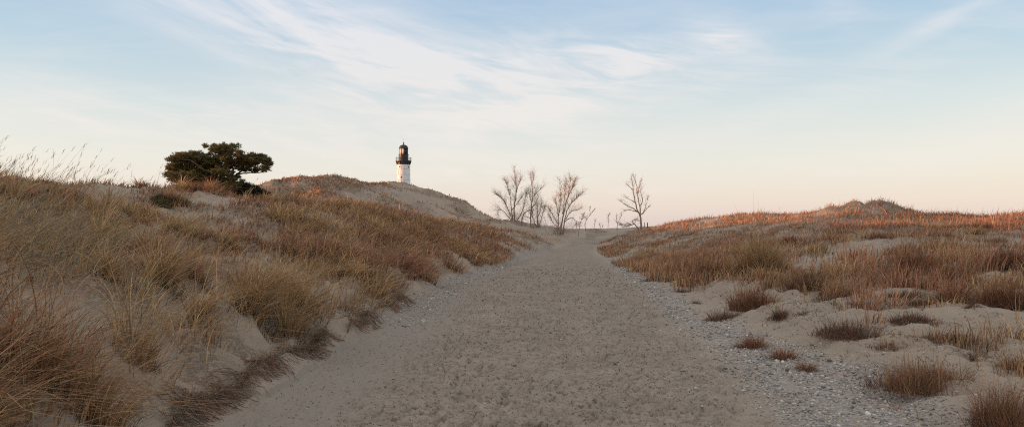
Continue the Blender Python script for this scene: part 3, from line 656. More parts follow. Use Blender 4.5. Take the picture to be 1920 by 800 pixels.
class Tubes:
    def __init__(s): s.V, s.F, s.n = [], [], 0
    def add(s, pts, rad, sides=5):
        pts = [Vector(p) for p in pts]; k = len(pts); base0 = s.n
        up = Vector((.3, 1, .2)).normalized()
        for i, p in enumerate(pts):
            d = (pts[min(i + 1, k - 1)] - pts[max(i - 1, 0)])
            if d.length < 1e-6: d = Vector((0, 0, 1))
            d.normalize(); a = d.cross(up)
            if a.length < 1e-3: a = d.cross(Vector((1, 0, 0)))
            a.normalize(); b = d.cross(a)
            for j in range(sides):
                t = 2 * math.pi * j / sides; s.V.append(p + (a * math.cos(t) + b * math.sin(t)) * rad[i])
        for i in range(k - 1):
            for j in range(sides):
                q = base0 + i * sides; s.F.append((q + j, q + (j + 1) % sides, q + sides + (j + 1) % sides, q + sides + j))
        s.n += k * sides
    def mesh(s, name, mat, origin): return mesh_np(name, np.array([tuple(v - origin) for v in s.V]), np.array(s.F), mat)
def smooth_poly(pts, sub_=4, jit=0.0):
    out = []
    for i in range(len(pts) - 1):
        p0 = pts[max(i - 1, 0)]; p1 = pts[i]; p2 = pts[i + 1]; p3 = pts[min(i + 2, len(pts) - 1)]
        for k in range(sub_):
            t = k / sub_; v = p1 + .5 * t * ((p2 - p0) + t * ((2 * p0 - 5 * p1 + 4 * p2 - p3) + t * (3 * (p1 - p2) + p3 - p0)))
            out.append(v + Vector([random.gauss(0, jit) for _ in range(3)]))
    out.append(pts[-1]); return out
def twig(T, p, d, ln, r, lev, upw=.35, forks=3, bend=.25):
    k = 4; pts = [p.copy()]; dd = d.normalized()
    for i in range(k):
        dd = (dd + Vector([random.gauss(0, bend * .5) for _ in range(3)]) + Vector((0, 0, upw * .25))).normalized()
        pts.append(pts[-1] + dd * ln / k)
    T.add(pts, [r * (1 - .75 * i / k) for i in range(k + 1)], 3)
    if lev > 0:
        for _ in range(forks):
            i = random.randint(1, k); q = pts[i]; t_ = (pts[i] - pts[i - 1]).normalized()
            nd = (t_ + Vector([random.gauss(0, .5) for _ in range(3)])).normalized()
            twig(T, q, nd, ln * random.uniform(.4, .7), r * .55, lev - 1, upw, forks, bend)
def bare_tree(name, base_px, base_py, d, stems, label, r0=.13, twigs=26, tl=1.5, lev=2, side_low=0, zoom=None, cat='tree', group='leafless trees on the far flat', part_names=True, dspread=1.2, rt=.0115, sink=.3):
    """stems: lists of (px,py), the first near the foot"""
    b = P(base_px, base_py, d); gz = G(b.x, b.y); root = empty(name, (b.x, b.y, gz)); tag(root, label, cat, group)
    T = Tubes(); Tw = Tubes(); s = d / F
    for k, st in enumerate(stems):
        r_ = r0 if k < 1 else r0 * .72
        if len(st) and isinstance(st[0], (int, float)): r_ = r0 * st[0]; st = st[1:]
        off = random.uniform(-dspread, dspread); m = len(st)
        pts = [P(x, y, d + off * (i / (m - 1)) ** .8) for i, (x, y) in enumerate(st)]
        if abs(st[0][1] - base_py) < 6: pts[0].z = gz - sink
        sp = smooth_poly(pts, 4, s * .35); nn = len(sp)
        T.add(sp, [max(.010, .68 * r_ * (1 - i / (nn - 1)) ** 1.15 + .010) for i in range(nn)], 6)
        length = sum((sp[i + 1] - sp[i]).length for i in range(nn - 1))
        for _ in range(int(twigs * 1.5 * length / 4)):
            i = min(nn - 1, int(random.triangular(.12, 1.0, .75) * nn)); q = sp[i]; t_ = (sp[min(i + 1, nn - 1)] - sp[max(i - 1, 0)]).normalized()
            nd = (t_ * .9 + Vector((random.gauss(0, .6), random.gauss(0, .6), random.uniform(-.05, .4)))).normalized()
            twig(Tw, q, nd, tl * random.uniform(.3, 1) * (1.15 - .6 * i / nn), rt * random.uniform(.7, 1.3), lev)
    for _ in range(side_low):
        q = Vector((b.x + random.gauss(0, .5), b.y + random.gauss(0, .5), gz - .05))
        twig(Tw, q, Vector((random.gauss(0, .8), random.gauss(0, .8), random.uniform(.4, 1.2))), random.uniform(.9, 2.3), rt * 1.1, lev, .3, 4, .35)
    o = root.location
    new_obj('trunk', T.mesh('trunk', BARE, o), parent=root); new_obj('branches', Tw.mesh('branches', BARE, o), parent=root)
    return root
def Z3(l): return [(920 + x / 5.7125, 310 + y / 5.714) if not isinstance(x, str) else 0 for x, y in l]
def Z4(l): return [(1080 + x / 5.7125, 310 + y / 5.714) for x, y in l]
def ZR(l): return [(900 + x / 4.444, 300 + y / 4.444) for x, y in l]
bare_tree('bare_tree', 963, 412, 100, [
  Z3([(262, 590), (250, 470), (268, 350), (275, 250), (262, 150), (256, 40)]),
  Z3([(240, 585), (225, 470), (210, 330), (180, 220), (153, 152)]),
  [.5] + Z3([(276, 290), (300, 205), (325, 125)]),
  [.6] + Z3([(240, 560), (165, 420), (105, 345), (65, 312)]),
  [.75] + Z3([(262, 585), (335, 500), (372, 360), (392, 280)]),
  [.5] + Z3([(225, 480), (290, 400), (345, 330)]),
  [.5] + Z3([(240, 540), (190, 480), (140, 380)]),
  [.6] + Z3([(240, 580), (150, 500), (85, 480), (80, 560)]),
 ], 'bare many-stemmed tree nearest to the lighthouse hill', r0=.15, twigs=34, side_low=34)
bare_tree('bare_tree', 995, 415, 97, [
  Z3([(430, 615), (432, 500), (440, 400), (450, 320), (440, 200), (425, 95)]),
  [.6] + Z3([(440, 205), (460, 150), (464, 88)]),
  [.7] + Z3([(450, 335), (500, 288), (572, 208)]),
  [.6] + Z3([(440, 400), (420, 340), (408, 290)]),
  [1.0] + Z3([(325, 592), (350, 530), (430, 465), (480, 400), (515, 320)]),
  [.5] + Z3([(425, 560), (370, 545), (345, 570)]),
  [.6] + Z3([(460, 330), (480, 280), (486, 240)]),
 ], 'bare tree with a slanting trunk and forked top beside the first one', r0=.13, twigs=26, side_low=6)
bare_tree('bare_tree', 1008, 421, 95, [
  Z3([(508, 640), (500, 540), (495, 430)]),
  [.5] + Z3([(505, 600), (450, 560), (440, 470)]),
  [.4] + Z3([(510, 600), (555, 520), (582, 450)]),
  [.5] + Z3([(500, 560), (530, 480), (545, 410)]),
 ], 'short bare tree with a broken thick trunk and reddish twigs', r0=.17, twigs=44, side_low=26, tl=1.3)
bare_tree('bare_tree', 1046, 437, 84, [
  ZR([(668, 612), (690, 470), (730, 310), (770, 230), (795, 145)]),
  ZR([(645, 608), (655, 480), (670, 350), (668, 175)]),
  ZR([(688, 615), (710, 480), (745, 385), (800, 320), (862, 268)]),
  [.5] + ZR([(652, 530), (610, 465), (572, 400)]),
  [.5] + ZR([(690, 450), (705, 300), (716, 175)]),
  [.5] + ZR([(735, 310), (748, 220), (756, 150)]),
  [.5] + ZR([(712, 490), (760, 430), (838, 405)]),
  [.5] + ZR([(705, 515), (765, 480), (805, 520), (770, 560)]),
  [.4] + ZR([(650, 560), (610, 520), (585, 470)]),
  [.4] + ZR([(655, 470), (640, 390), (625, 330)]),
 ], 'bare fan-shaped tree with three leaning trunks where the path ends', r0=.13, twigs=36, side_low=44, tl=1.4)
bare_tree('bare_tree', 1201, 427, 95, [
  Z4([(697, 665), (690, 560), (658, 480), (632, 380), (612, 270), (600, 150), (588, 88)]),
  Z4([(697, 665), (692, 560), (685, 440), (662, 340), (670, 260), (690, 190), (703, 145)]),
  [.6] + Z4([(662, 500), (620, 465), (560, 440), (500, 400), (460, 372)]),
  [.45] + Z4([(650, 495), (570, 478), (515, 495)]),
  [.5] + Z4([(697, 530), (750, 475), (782, 440)]),
  [.5] + Z4([(690, 430), (712, 380), (690, 280), (705, 230)]),
  [.4] + Z4([(605, 260), (570, 225), (535, 190)]),
  [.5] + Z4([(655, 300), (645, 200), (610, 110)]),
  [.4] + Z4([(715, 520), (755, 420), (762, 350)]),
  [.4] + Z4([(630, 400), (575, 365), (520, 345)]),
 ], 'tall slim bare tree standing alone right of the path opening', r0=.17, twigs=20, side_low=0, tl=.85)
bare_tree('fallen_branch', 1201, 429, 94, [
  [.9] + Z4([(690, 662), (630, 630), (590, 642), (540, 655), (490, 662)]),
  [.6] + Z4([(632, 632), (600, 600), (625, 585), (660, 592)]),
  [.5] + Z4([(600, 640), (560, 620), (500, 640), (475, 630)]),
 ], 'low sprawling bare bough at the foot of the lone slim tree', r0=.12, twigs=40, side_low=5, tl=.9, cat='branch', group=None)
SAP = [
 (Z4([(105, 697), (103, 600), (150, 530), (205, 465)]), [Z4([(150, 530), (150, 480), (145, 450)]), Z4([(125, 560), (98, 580), (95, 560)])], 'tallest far sapling, bending right, next to the fan-shaped tree', 118),
 (Z4([(195, 692), (200, 640), (206, 578)]), [], 'tiny reddish sapling right of the tallest one', 135),
 (Z4([(268, 690), (258, 660), (250, 620)]), [Z4([(262, 672), (285, 650)])], 'faint shrub-like sapling, the lowest on the far skyline', 140),
 (Z4([(338, 684), (346, 610), (344, 560), (362, 505)]), [], 'thin upright sapling alone in the middle of the far skyline', 128),
 (Z4([(442, 684), (445, 625), (478, 560), (484, 510)]), [Z4([(446, 620), (436, 580), (432, 530)])], 'forked sapling just left of the lone slim tree', 118),
 (Z4([(20, 665), (45, 620), (75, 560), (80, 520)]), [], 'slanting sapling touching the fan-shaped tree on its right', 92),
]
for st, ex, lab, d in SAP:
    bare_tree('sapling', st[0][0], st[0][1], d, [st] + [[.7] + e for e in ex], lab, r0=.045, twigs=22, tl=.75, lev=1, group='saplings on the far flat', rt=.02, dspread=.3)
# two little posts, a marker each
for px, lab in ((1214, 'small upright marker post right of the lone slim tree'), (1208.5, 'thinner marker post between the slim tree and the other post')):
    g = P(px, 424, 93); gz = G(g.x, g.y); T = Tubes(); o = Vector((g.x, g.y, gz)); hh = P(px, 417, 93).z - gz
    r_ = .06 if px > 1210 else .035
    T.add([o - Vector((0, 0, .2)), o + Vector((0, 0, hh * .5)), o + Vector((0.01, 0, hh)), o + Vector((.01, 0, hh + .01))], [r_, r_, r_ * .95, .001], 8)
    tag(new_obj('post', T.mesh('post', PBARK, o), loc=o), lab, 'post')
# driftwood under the bare trees
for i, (a, b, lab) in enumerate([((892, 417), (906, 413), 'pale log on the sand where the lighthouse hill ends'), ((908, 417), (926, 415), 'pale log right of the other log, at the end of the hill'), ((945, 415), (972, 417), 'weathered log lying at the foot of the many-stemmed tree')]):
    d = 84; p = P(*a, d); q = P(*b, d + 1); o = p.lerp(q, .5); gz = G(o.x, o.y)
    p.z = G(p.x, p.y) + .1; q.z = G(q.x, q.y) + .12; o = Vector((o.x, o.y, gz)); T = Tubes()
    T.add(smooth_poly([p, p.lerp(q, .5) + Vector((0, 0, .08)), q], 4, .02), [.06, .10, .11, .11, .11, .10, .10, .09, .05], 7)
    tag(new_obj('driftwood', T.mesh('driftwood', DRIFT, o), loc=o), lab, 'driftwood', 'pieces of driftwood below the hill')

# ------------------------------------------------------------------ pine
def pine():
    d0 = 31.0; b = P(396, 389, d0); gz = G(b.x, b.y); o = Vector((b.x, b.y, gz)); s = d0 / F
    root = empty('pine_tree', o); tag(root, 'wind-shaped dark green pine with a flat spreading crown on the left dune', 'tree')
    def q(x, y, dd=0): return P(290 + x / 5, 250 + y / 5, d0 + dd)
    T = Tubes(); base_p = Vector((o.x, o.y, gz - .3))
    main = [base_p, q(590, 590), q(640, 500), q(680, 430), q(720, 390), q(735, 350)]
    limbs = [(main, .10, .06),
      ([q(680, 440), q(760, 390, .2), q(840, 330, .4), q(940, 290, .6), q(1040, 270, .7)], .055, .01),
      ([q(760, 390, .2), q(860, 370, 0), q(960, 370, -.2), q(1050, 350, -.2)], .035, .008),
      ([q(735, 355), q(720, 290, -.3), q(690, 210, -.5), q(700, 130, -.5)], .05, .01),
      ([q(700, 400), q(620, 320, .4), q(560, 230, .6), q(520, 160, .7)], .05, .01),
      ([q(660, 460), q(560, 390, -.5), q(440, 330, -.9), q(330, 250, -1.1), q(200, 250, -1.3)], .055, .01),
      ([q(640, 490), q(500, 430, .5), q(380, 380, .8), q(260, 340, 1), q(160, 360, 1.1)], .045, .01),
      ([q(560, 390, -.5), q(450, 420, -.9), q(300, 400, -1), q(130, 390, -1.1)], .035, .008),
      ([q(720, 300, -.3), q(790, 250, -.5), q(850, 200, -.6)], .035, .008),
      ([q(600, 550), q(540, 640), q(525, 700)], .05, .03),
      ([q(620, 520), q(480, 520, .4), q(300, 480, .7), q(200, 470, .8)], .035, .008),
      ([q(640, 500), q(760, 480, .5), q(880, 500, .6), q(990, 540, .7)], .035, .008)]
    for pts, ra, rb in limbs:
        sp = smooth_poly(pts, 5, .012); nn = len(sp); T.add(sp, [ra + (rb - ra) * i / (nn - 1) for i in range(nn)], 7)
    pads = [(700, 125, 85, 32), (560, 145, 95, 36), (620, 195, 110, 36), (330, 220, 125, 44), (235, 245, 80, 28), (450, 225, 90, 40), (175, 258, 42, 18),
      (250, 335, 115, 44), (160, 385, 66, 20), (350, 300, 130, 42), (300, 405, 140, 38), (480, 300, 110, 48), (600, 265, 95, 40), (720, 245, 85, 46), (790, 200, 50, 26),
      (500, 400, 120, 44), (630, 335, 70, 30), (940, 245, 125, 46), (840, 290, 100, 46), (1020, 290, 72, 40), (970, 355, 90, 24), (870, 225, 50, 24), (1060, 330, 34, 20), (800, 340, 60, 26),
      (690, 425, 100, 34), (440, 455, 140, 38), (740, 455, 90, 30), (110, 390, 30, 10), (640, 240, 60, 40), (420, 360, 90, 36), (740, 300, 50, 34), (300, 290, 120, 50), (200, 330, 70, 40), (400, 430, 130, 40), (540, 330, 120, 60), (560, 440, 120, 40), (860, 270, 90, 50), (650, 160, 110, 44), (240, 420, 70, 24), (380, 250, 110, 50), (620, 380, 80, 40), (260, 452, 120, 30), (180, 440, 60, 20), (560, 500, 140, 40), (400, 505, 120, 34), (690, 500, 100, 40)]
    Tb = Tubes(); pts_all = []
    for (cx, cy, rx, ry) in pads:
        dep = random.uniform(-.9, .9); c = q(cx, cy, dep); ax, az_ = rx / 5 * s, ry / 5 * s
        ay = max(.32, ax * .9); nt_ = int(150 * (rx * ry) ** .5 / 70 * (rx * ry) ** .5 / 70) + 14
        ntw = max(4, nt_ // 9)
        # twigs rising out of the pad's heart, each ending in tufts of needles
        for _ in range(ntw):
            a = random.uniform(0, 6.28); rr = math.sqrt(random.random())
            e = c + Vector((math.cos(a) * rr * ax, math.sin(a) * rr * ay, az_ * random.uniform(-.5, .9) * (1.15 - rr * .6)))
            st = c + Vector(((e.x - c.x) * .25, (e.y - c.y) * .25, -az_ * .6))
            Tb.add([st, st.lerp(e, .5) + Vector((0, 0, -.03)), e], [.014, .009, .005], 3)
            for _ in range(13):
                pts_all.append(e + Vector((random.gauss(0, .075), random.gauss(0, .10), random.gauss(.01, .045))))
    # needles
    base_ = np.array([tuple(p) for p in pts_all]); k = 20; n_ = len(base_)
    ii = np.repeat(np.arange(n_), k); dirs = rng.normal(0, 1, (n_ * k, 3)) * np.array([1, 1, .8]) + np.array([0, 0, .75]); dirs /= np.linalg.norm(dirs, axis=1)[:, None]
    ln = rng.uniform(.06, .12, (n_ * k, 1)); up = rng.normal(0, 1, (n_ * k, 3)); side = np.cross(dirs, up); side /= np.linalg.norm(side, axis=1)[:, None]
    w = .0075
    c0 = base_[ii] - np.array(o); a = c0 - side * w; b_ = c0 + side * w; e = c0 + dirs * ln; V = np.stack([a, b_, e + side * w * .4, e - side * w * .4], 1).reshape(-1, 3)
    Fs = (np.arange(n_ * k) * 4)[:, None] + np.arange(4)
    tc = lerp(np.array([.105, .112, .042]), np.array([.215, .155, .055]), rng.random((n_, 1)))[ii]
    tc = tc * rng.uniform(.7, 1.3, (n_ * k, 1))
    NEED = leaf_material('pine needles', .15, .55)
    new_obj('trunk', T.mesh('trunk', PBARK, o), parent=root)
    cr = new_obj('crown', mesh_np('crown', V, Fs, NEED, np.repeat(tc, 4, 0)), parent=root)
    new_obj('branches', Tb.mesh('branches', PBARK, o), parent=root)
    print('pine tufts', n_)
    return NEED
NEED = pine()
def low_shrub(name, px, py, d, blobs, cols, wts, lab, cat='shrub', leafy=.05, dens_=1.0, stemc=PBARK):
    """low spreading bush; blobs in photo px: (cx,cy,rx,ry)"""
    b = P(px, py, d); gz = G(b.x, b.y); o = Vector((b.x, b.y, gz)); root = empty(name, o); tag(root, lab, cat); s = d / F
    T = Tubes(); pts = []
    for cx, cy, rx, ry in blobs:
        c = P(cx, cy, d); c.y += random.uniform(-.3, .3); n_ = int(rx * ry * 2.2 * dens_) + 20
        gz2 = G(c.x, c.y)
        for _ in range(n_ // 5):
            a = random.uniform(0, 6.28); rr = math.sqrt(random.random()); e = c + Vector((math.cos(a) * rr * rx * s, math.sin(a) * rr * rx * s * .8, random.uniform(-.9, 1) * ry * s * (1.1 - .7 * rr)))
            e.z = max(e.z, G(e.x, e.y) + .03)
            st = Vector((c.x + (e.x - c.x) * .2, c.y + (e.y - c.y) * .2, gz2 - .05)); T.add([st, st.lerp(e, .6) + Vector((0, 0, .04)), e], [.012, .008, .004], 3)
            for _ in range(7): pts.append(e + Vector((random.gauss(0, .07), random.gauss(0, .08), random.gauss(0, .05))))
    base_ = np.array([tuple(p) for p in pts]); k = 14; n_ = len(base_); ii = np.repeat(np.arange(n_), k)
    dirs = rng.normal(0, 1, (n_ * k, 3)) + np.array([.2, 0, .6]); dirs /= np.linalg.norm(dirs, axis=1)[:, None]
    up = rng.normal(0, 1, (n_ * k, 3)); side = np.cross(dirs, up); side /= np.linalg.norm(side, axis=1)[:, None]; w = .006
    c0 = base_[ii] - np.array(o); e = c0 + dirs * rng.uniform(.5, 1.2, (n_ * k, 1)) * leafy * 2
    V = np.stack([c0 - side * w, c0 + side * w, e + side * w * .3, e - side * w * .3], 1).reshape(-1, 3); Fs = (np.arange(n_ * k) * 4)[:, None] + np.arange(4)
    new_obj('foliage', mesh_np('foliage', V, Fs, NEED, np.repeat(pick(n_, cols, wts)[ii] * rng.uniform(.7, 1.3, (n_ * k, 1)), 4, 0)), parent=root)
    new_obj('stem', T.mesh('stem', stemc, o), parent=root)
OL = np.array([.050, .048, .022]); BRN = np.array([.14, .075, .035])
low_shrub('low_shrub', 470, 376, 31.5, [(445, 350, 22, 10), (468, 358, 26, 11), (488, 368, 20, 9), (428, 358, 16, 9), (455, 368, 24, 8)], [OL, OL * .7, BRN * .7], [4, 2, 1], 'dark olive spreading shrub to the right of the pine trunk')
low_shrub('low_shrub', 370, 374, 30.3, [(405, 354, 20, 10), (372, 352, 28, 9), (340, 350, 20, 7), (415, 364, 18, 9), (385, 366, 22, 7), (392, 378, 10, 5)], [BRN, OL * 1.3, RED], [4, 2, 2], 'brownish spreading shrub under the left side of the pine', dens_=.7)
low_shrub('low_shrub', 306, 402, 20.5, [(296, 403, 12, 4), (312, 401, 12, 5), (328, 397, 9, 4)], [OL * 2.2, np.array([.16, .14, .05]), BRN], [3, 3, 1], 'small mossy green shrub in the grass left of the pine', dens_=.8)
# the bleached branch leaning out of the grass
p0 = P(446, 388, 28.6); p0.z = G(p0.x, p0.y) - .05; T = Tubes(); o = Vector(p0)
pts = [p0, P(452, 380, 28.6), P(462, 372, 28.6), P(469, 360, 28.5), P(475, 352, 28.5)]
T.add(smooth_poly(pts, 3, .004), [.022 - .0012 * i for i in range(13)], 6)
T.add([P(457, 377, 28.6), P(452, 384, 28.3), P(451, 390, 28.2)], [.014, .012, .008], 5)
tag(new_obj('dead_branch', T.mesh('dead_branch', DRIFT, o), loc=o), 'bleached bare branch sticking up out of the grass beside the olive shrub', 'branch')

# ------------------------------------------------------------------ lighthouse
def lathe(name, prof, mat, parent, sides=32, sm=True):
    V, Fs = [], []
    for r_, z_ in prof:
        for j in range(sides): t = 2 * math.pi * j / sides; V.append((r_ * math.cos(t), r_ * math.sin(t), z_))
    for i in range(len(prof) - 1):
        for j in range(sides): Fs.append((i * sides + j, i * sides + (j + 1) % sides, (i + 1) * sides + (j + 1) % sides, (i + 1) * sides + j))
    me = mesh_np(name, np.array(V), np.array(Fs), mat, smooth=False); o = new_obj(name, me, parent=parent)
    if sm:
        me.polygons.foreach_set('use_smooth', np.ones(len(me.polygons), dtype=bool)); me.set_sharp_from_angle(angle=R(35))
    return o
def paint(name, c, rough=.5, metal=0, dirt=.3, scale=.8, seams=False):
    m = bpy.data.materials.new(name); nt = nodes(m); tc = N(nt, 'ShaderNodeTexCoord')
    b = N(nt, 'ShaderNodeBsdfPrincipled'); b.inputs['Roughness'].default_value = rough; b.inputs['Metallic'].default_value = metal
    f = ramp(nt, noise_n(nt, mapped(nt, tc.outputs['Object'], (1, 1, .3)), scale, 5, .65), [(.4, 0.), (.75, dirt)])
    cc = mixc(nt, f, c, tuple(v * .55 + .03 for v in c))
    L(nt, cc, b.inputs['Base Color']); o = N(nt, 'ShaderNodeOutputMaterial'); L(nt, b.outputs[0], o.inputs[0]); return m
def lighthouse():
    D = 240.0; s = D / F; c = P(756.6, 342, D); gz = -1.5
    def zz(py): return P(756.6, py, D).z - gz
    root = empty('lighthouse', (c.x, c.y, gz)); tag(root, 'white steel-plated lighthouse with a black lantern and gallery on top of the sand hill', 'lighthouse')
    WH = paint('white plates', (.86, .85, .83), .45, dirt=.12); BK = paint('black iron', (.030, .026, .026), .45, dirt=.5); SE = paint('seam', (.56, .54, .53), .6)
    GL = bpy.data.materials.new('bright pane paint'); nt = nodes(GL); b = N(nt, 'ShaderNodeBsdfPrincipled'); b.inputs['Base Color'].default_value = (.80, .78, .72, 1); b.inputs['Roughness'].default_value = .18; b.inputs['Metallic'].default_value = .0  # opaque pale colour stands in for bright sky in the glass
    oo = N(nt, 'ShaderNodeOutputMaterial'); L(nt, b.outputs[0], oo.inputs[0])
    topw = zz(307.5); Rt = 2.10
    def rad(z): return Rt + (topw - z) * .016
    tw = lathe('tower', [(rad(0) + .3, 0), (rad(0) + .3, .5), (rad(.5), .5), (rad(topw), topw)], WH, root, 40)
    # riveted plate courses: horizontal bands and staggered vertical laps
    V, Fs = [], []
    def boxat(ang, z0, z1, w, t):
        r0 = rad((z0 + z1) / 2) - .02; r1 = r0 + t + .02; k = len(V); ca, sa = math.cos(ang), math.sin(ang)
        for rr in (r0, r1):
            for ww in (-w, w):
                for z_ in (z0, z1): V.append((ca * rr - sa * ww, sa * rr + ca * ww, z_))
        for f in ((0, 1, 3, 2), (4, 6, 7, 5), (0, 4, 5, 1), (2, 3, 7, 6), (1, 5, 7, 3), (0, 2, 6, 4)): Fs.append(tuple(k + i for i in f))
    hgt = 1.75; z_ = topw - hgt; row = 0
    while z_ > 1:
        for j in range(40):
            a = 2 * math.pi * (j + .5) / 40; boxat(a, z_ - .045, z_ + .045, rad(z_) * math.tan(math.pi / 40), .03)
        for j in range(6): boxat(2 * math.pi * (j + (.5 if row % 2 else .0)) / 6 + .35, z_ + .05, z_ + hgt - .05, .06, .035)
        z_ -= hgt; row += 1
    new_obj('plate_seams', mesh_np('plate_seams', np.array(V), np.array(Fs), SE, smooth=False), parent=tw)
    # small windows
    for px, py in ((751.2, 313.3), (767.3, 313.5), (754.0, 333)):
        x = P(px, py, D).x - c.x; z1 = zz(py); rr = rad(z1); ang = math.asin(max(-.99, min(.99, x / rr))); V, Fs = [], []
        n_ = (math.sin(ang), -math.cos(ang))
        for dp in (-.05, .06):
            for ww in (-.17, .17):
                for dz in (-.28, .28): V.append((n_[0] * (rr + dp) - n_[1] * ww, n_[1] * (rr + dp) + n_[0] * ww, z1 + dz))
        Fs = [(0, 1, 3, 2), (4, 6, 7, 5), (0, 4, 5, 1), (2, 3, 7, 6), (1, 5, 7, 3), (0, 2, 6, 4)]
        new_obj('window', mesh_np('window', np.array(V), np.array(Fs), BK, smooth=False), parent=tw)
    zd = zz(301.3)                       # gallery deck
    k2 = rad(topw)
    ga = lathe('gallery', [(k2 + .04, topw - .25), (k2 + .10, topw + .1), (k2 + .1, topw + .35), (2.5, zd - .35), (2.56, zd - .30), (2.56, zd), (1.4, zd)], BK, root, 40)
    for j in range(16):                  # corbel brackets
        V, Fs = [], []; a = 2 * math.pi * j / 16; ca, sa = math.cos(a), math.sin(a); k = 0
        for ww in (-.07, .07):
            for rr, z1 in ((k2 + .05, topw - .35), (k2 + .05, zd - .32), (2.5, zd - .32), (2.45, zd - .6)): V.append((ca * rr - sa * ww, sa * rr + ca * ww, z1))
        for f in ((0, 1, 2, 3), (7, 6, 5, 4), (0, 3, 7, 4), (3, 2, 6, 7), (2, 1, 5, 6), (1, 0, 4, 5)): Fs.append(tuple(k + i for i in f))
        new_obj('bracket', mesh_np('bracket', np.array(V), np.array(Fs), BK, smooth=False), parent=ga)
    T = Tubes(); zt = zd + 1.05; nn = 20
    ring = lambda r_, z1: [Vector((r_ * math.cos(2 * math.pi * j / 24), r_ * math.sin(2 * math.pi * j / 24), z1)) for j in range(25)]
    for z1 in (zd + .4, zd + .72, zt): T.add(ring(2.5, z1), [.03] * 25, 4)
    for j in range(nn):
        a = 2 * math.pi * j / nn; T.add([Vector((2.5 * math.cos(a), 2.5 * math.sin(a), zd - .02)), Vector((2.5 * math.cos(a), 2.5 * math.sin(a), zt + .05))], [.035, .035], 5)
    new_obj('railing', T.mesh('railing', BK, Vector((0, 0, 0))), parent=root)
    zw = zz(289.8)
    lathe('watch_room', [(1.55, zd - .01), (1.55, zw - .1), (1.70, zw - .1), (1.70, zw + .05), (1.2, zw + .05)], BK, root, 32)
    zl = zz(279)
    # lantern room: ten facets, the seaward (left) ones opaque, coloured as sky-bright glass, the landward ones blanked with iron
    lan = empty('lantern_room', (0, 0, 0)); lan.parent = root; nf = 10; rl = 1.40
    Tm = Tubes()
    for j in range(nf):
        a0 = 2 * math.pi * (j - .5) / nf + R(14); a1 = a0 + 2 * math.pi / nf; am = (a0 + a1) / 2
        p = [(rl * math.cos(a), rl * math.sin(a)) for a in (a0, a1)]
        Tm.add([Vector((*p[0], zw + .04)), Vector((*p[0], zl))], [.045, .045], 5)
        q_ = [(rl * .975 * math.cos(a), rl * .975 * math.sin(a)) for a in (a0, a1)]
        glazed = math.cos(am) < .0
        V = [(*p[0], zw + .05), (*p[1], zw + .05), (*p[1], zl), (*p[0], zl), (*q_[0], zw + .05), (*q_[1], zw + .05), (*q_[1], zl), (*q_[0], zl)]
        Fs = [(0, 1, 2, 3), (5, 4, 7, 6), (0, 4, 5, 1), (3, 2, 6, 7), (1, 5, 6, 2), (0, 3, 7, 4)]
        new_obj('pane' if glazed else 'blank_panel', mesh_np('pane', np.array(V), np.array(Fs), GL if glazed else BK, smooth=False), parent=lan)
    new_obj('mullions', Tm.mesh('mullions', BK, Vector((0, 0, 0))), parent=lan)
    zr = zz(271.2)
    pr_ = [(1.5, zl - .02), (1.56, zl + .02)] + [(1.5 * math.cos(t_) ** .9, zl + .08 + (zr - zl - .08) * math.sin(t_)) for t_ in np.linspace(0, 1.42, 9)] + [(.14, zr + .02)]
    dm = lathe('dome', pr_, BK, root, 32)
    zb = zz(267.5); lathe('vent_ball', [(.13, zr - .05), (.13, zr + .15)] + [(.22 * math.sin(t_) + .02, (zr + zb) / 2 + .1 - .3 * math.cos(t_)) for t_ in np.linspace(.3, 3.0, 7)] + [(.01, zb)], BK, root, 16)
    T = Tubes(); T.add([Vector((0, 0, zb - .1)), Vector((0, 0, zz(259.5)))], [.035, .02], 5); new_obj('lightning_rod', T.mesh('lightning_rod', BK, Vector((0, 0, 0))), parent=root)
lighthouse()

# ------------------------------------------------------------------ sun and sky
SUN_AZ = -98.0; SUN_EL = 2.6
sd = bpy.data.lights.new('sun', 'SUN'); sd.energy = 5.0; sd.angle = R(.6); sd.color = (1.0, .46, .22)
so = bpy.data.objects.new('sun', sd); col.objects.link(so); so.location = (-60, -5, 40)
v = Vector((math.sin(R(SUN_AZ)) * math.cos(R(SUN_EL)), math.cos(R(SUN_AZ)) * math.cos(R(SUN_EL)), math.sin(R(SUN_EL))))
so.rotation_euler = (-v).to_track_quat('-Z', 'Y').to_euler()
w = bpy.data.worlds.new('World'); scn.world = w; w.use_nodes = True; nt = w.node_tree; bg = nt.nodes['Background']; STR = .12; bg.inputs[1].default_value = STR
sk = N(nt, 'ShaderNodeTexSky', sky_type='NISHITA'); sk.sun_disc = False; sk.sun_elevation = R(max(SUN_EL, 2.6)); sk.sun_rotation = R(SUN_AZ)
tc = N(nt, 'ShaderNodeTexCoord'); sp = N(nt, 'ShaderNodeSeparateXYZ'); L(nt, tc.outputs['Generated'], sp.inputs[0])
def M(op, a, b=None, clamp=False):
    m = N(nt, 'ShaderNodeMath', operation=op); m.use_clamp = clamp
    for s_, v_ in ((m.inputs[0], a), (m.inputs[1], b)):
        if v_ is None: continue
        if isinstance(v_, (int, float)): s_.default_value = v_
        else: L(nt, v_, s_)
    return m.outputs[0]
az = M('MULTIPLY', M('ARCTAN2', sp.outputs[0], sp.outputs[1]), 57.2958); el = M('MULTIPLY', M('ARCSINE', sp.outputs[2]), 57.2958)
elf = M('DIVIDE', M('MAXIMUM', el, 0.0), 90.0)
K_ = 1 / STR
def cs(c): return tuple(v_ for v_ in c)
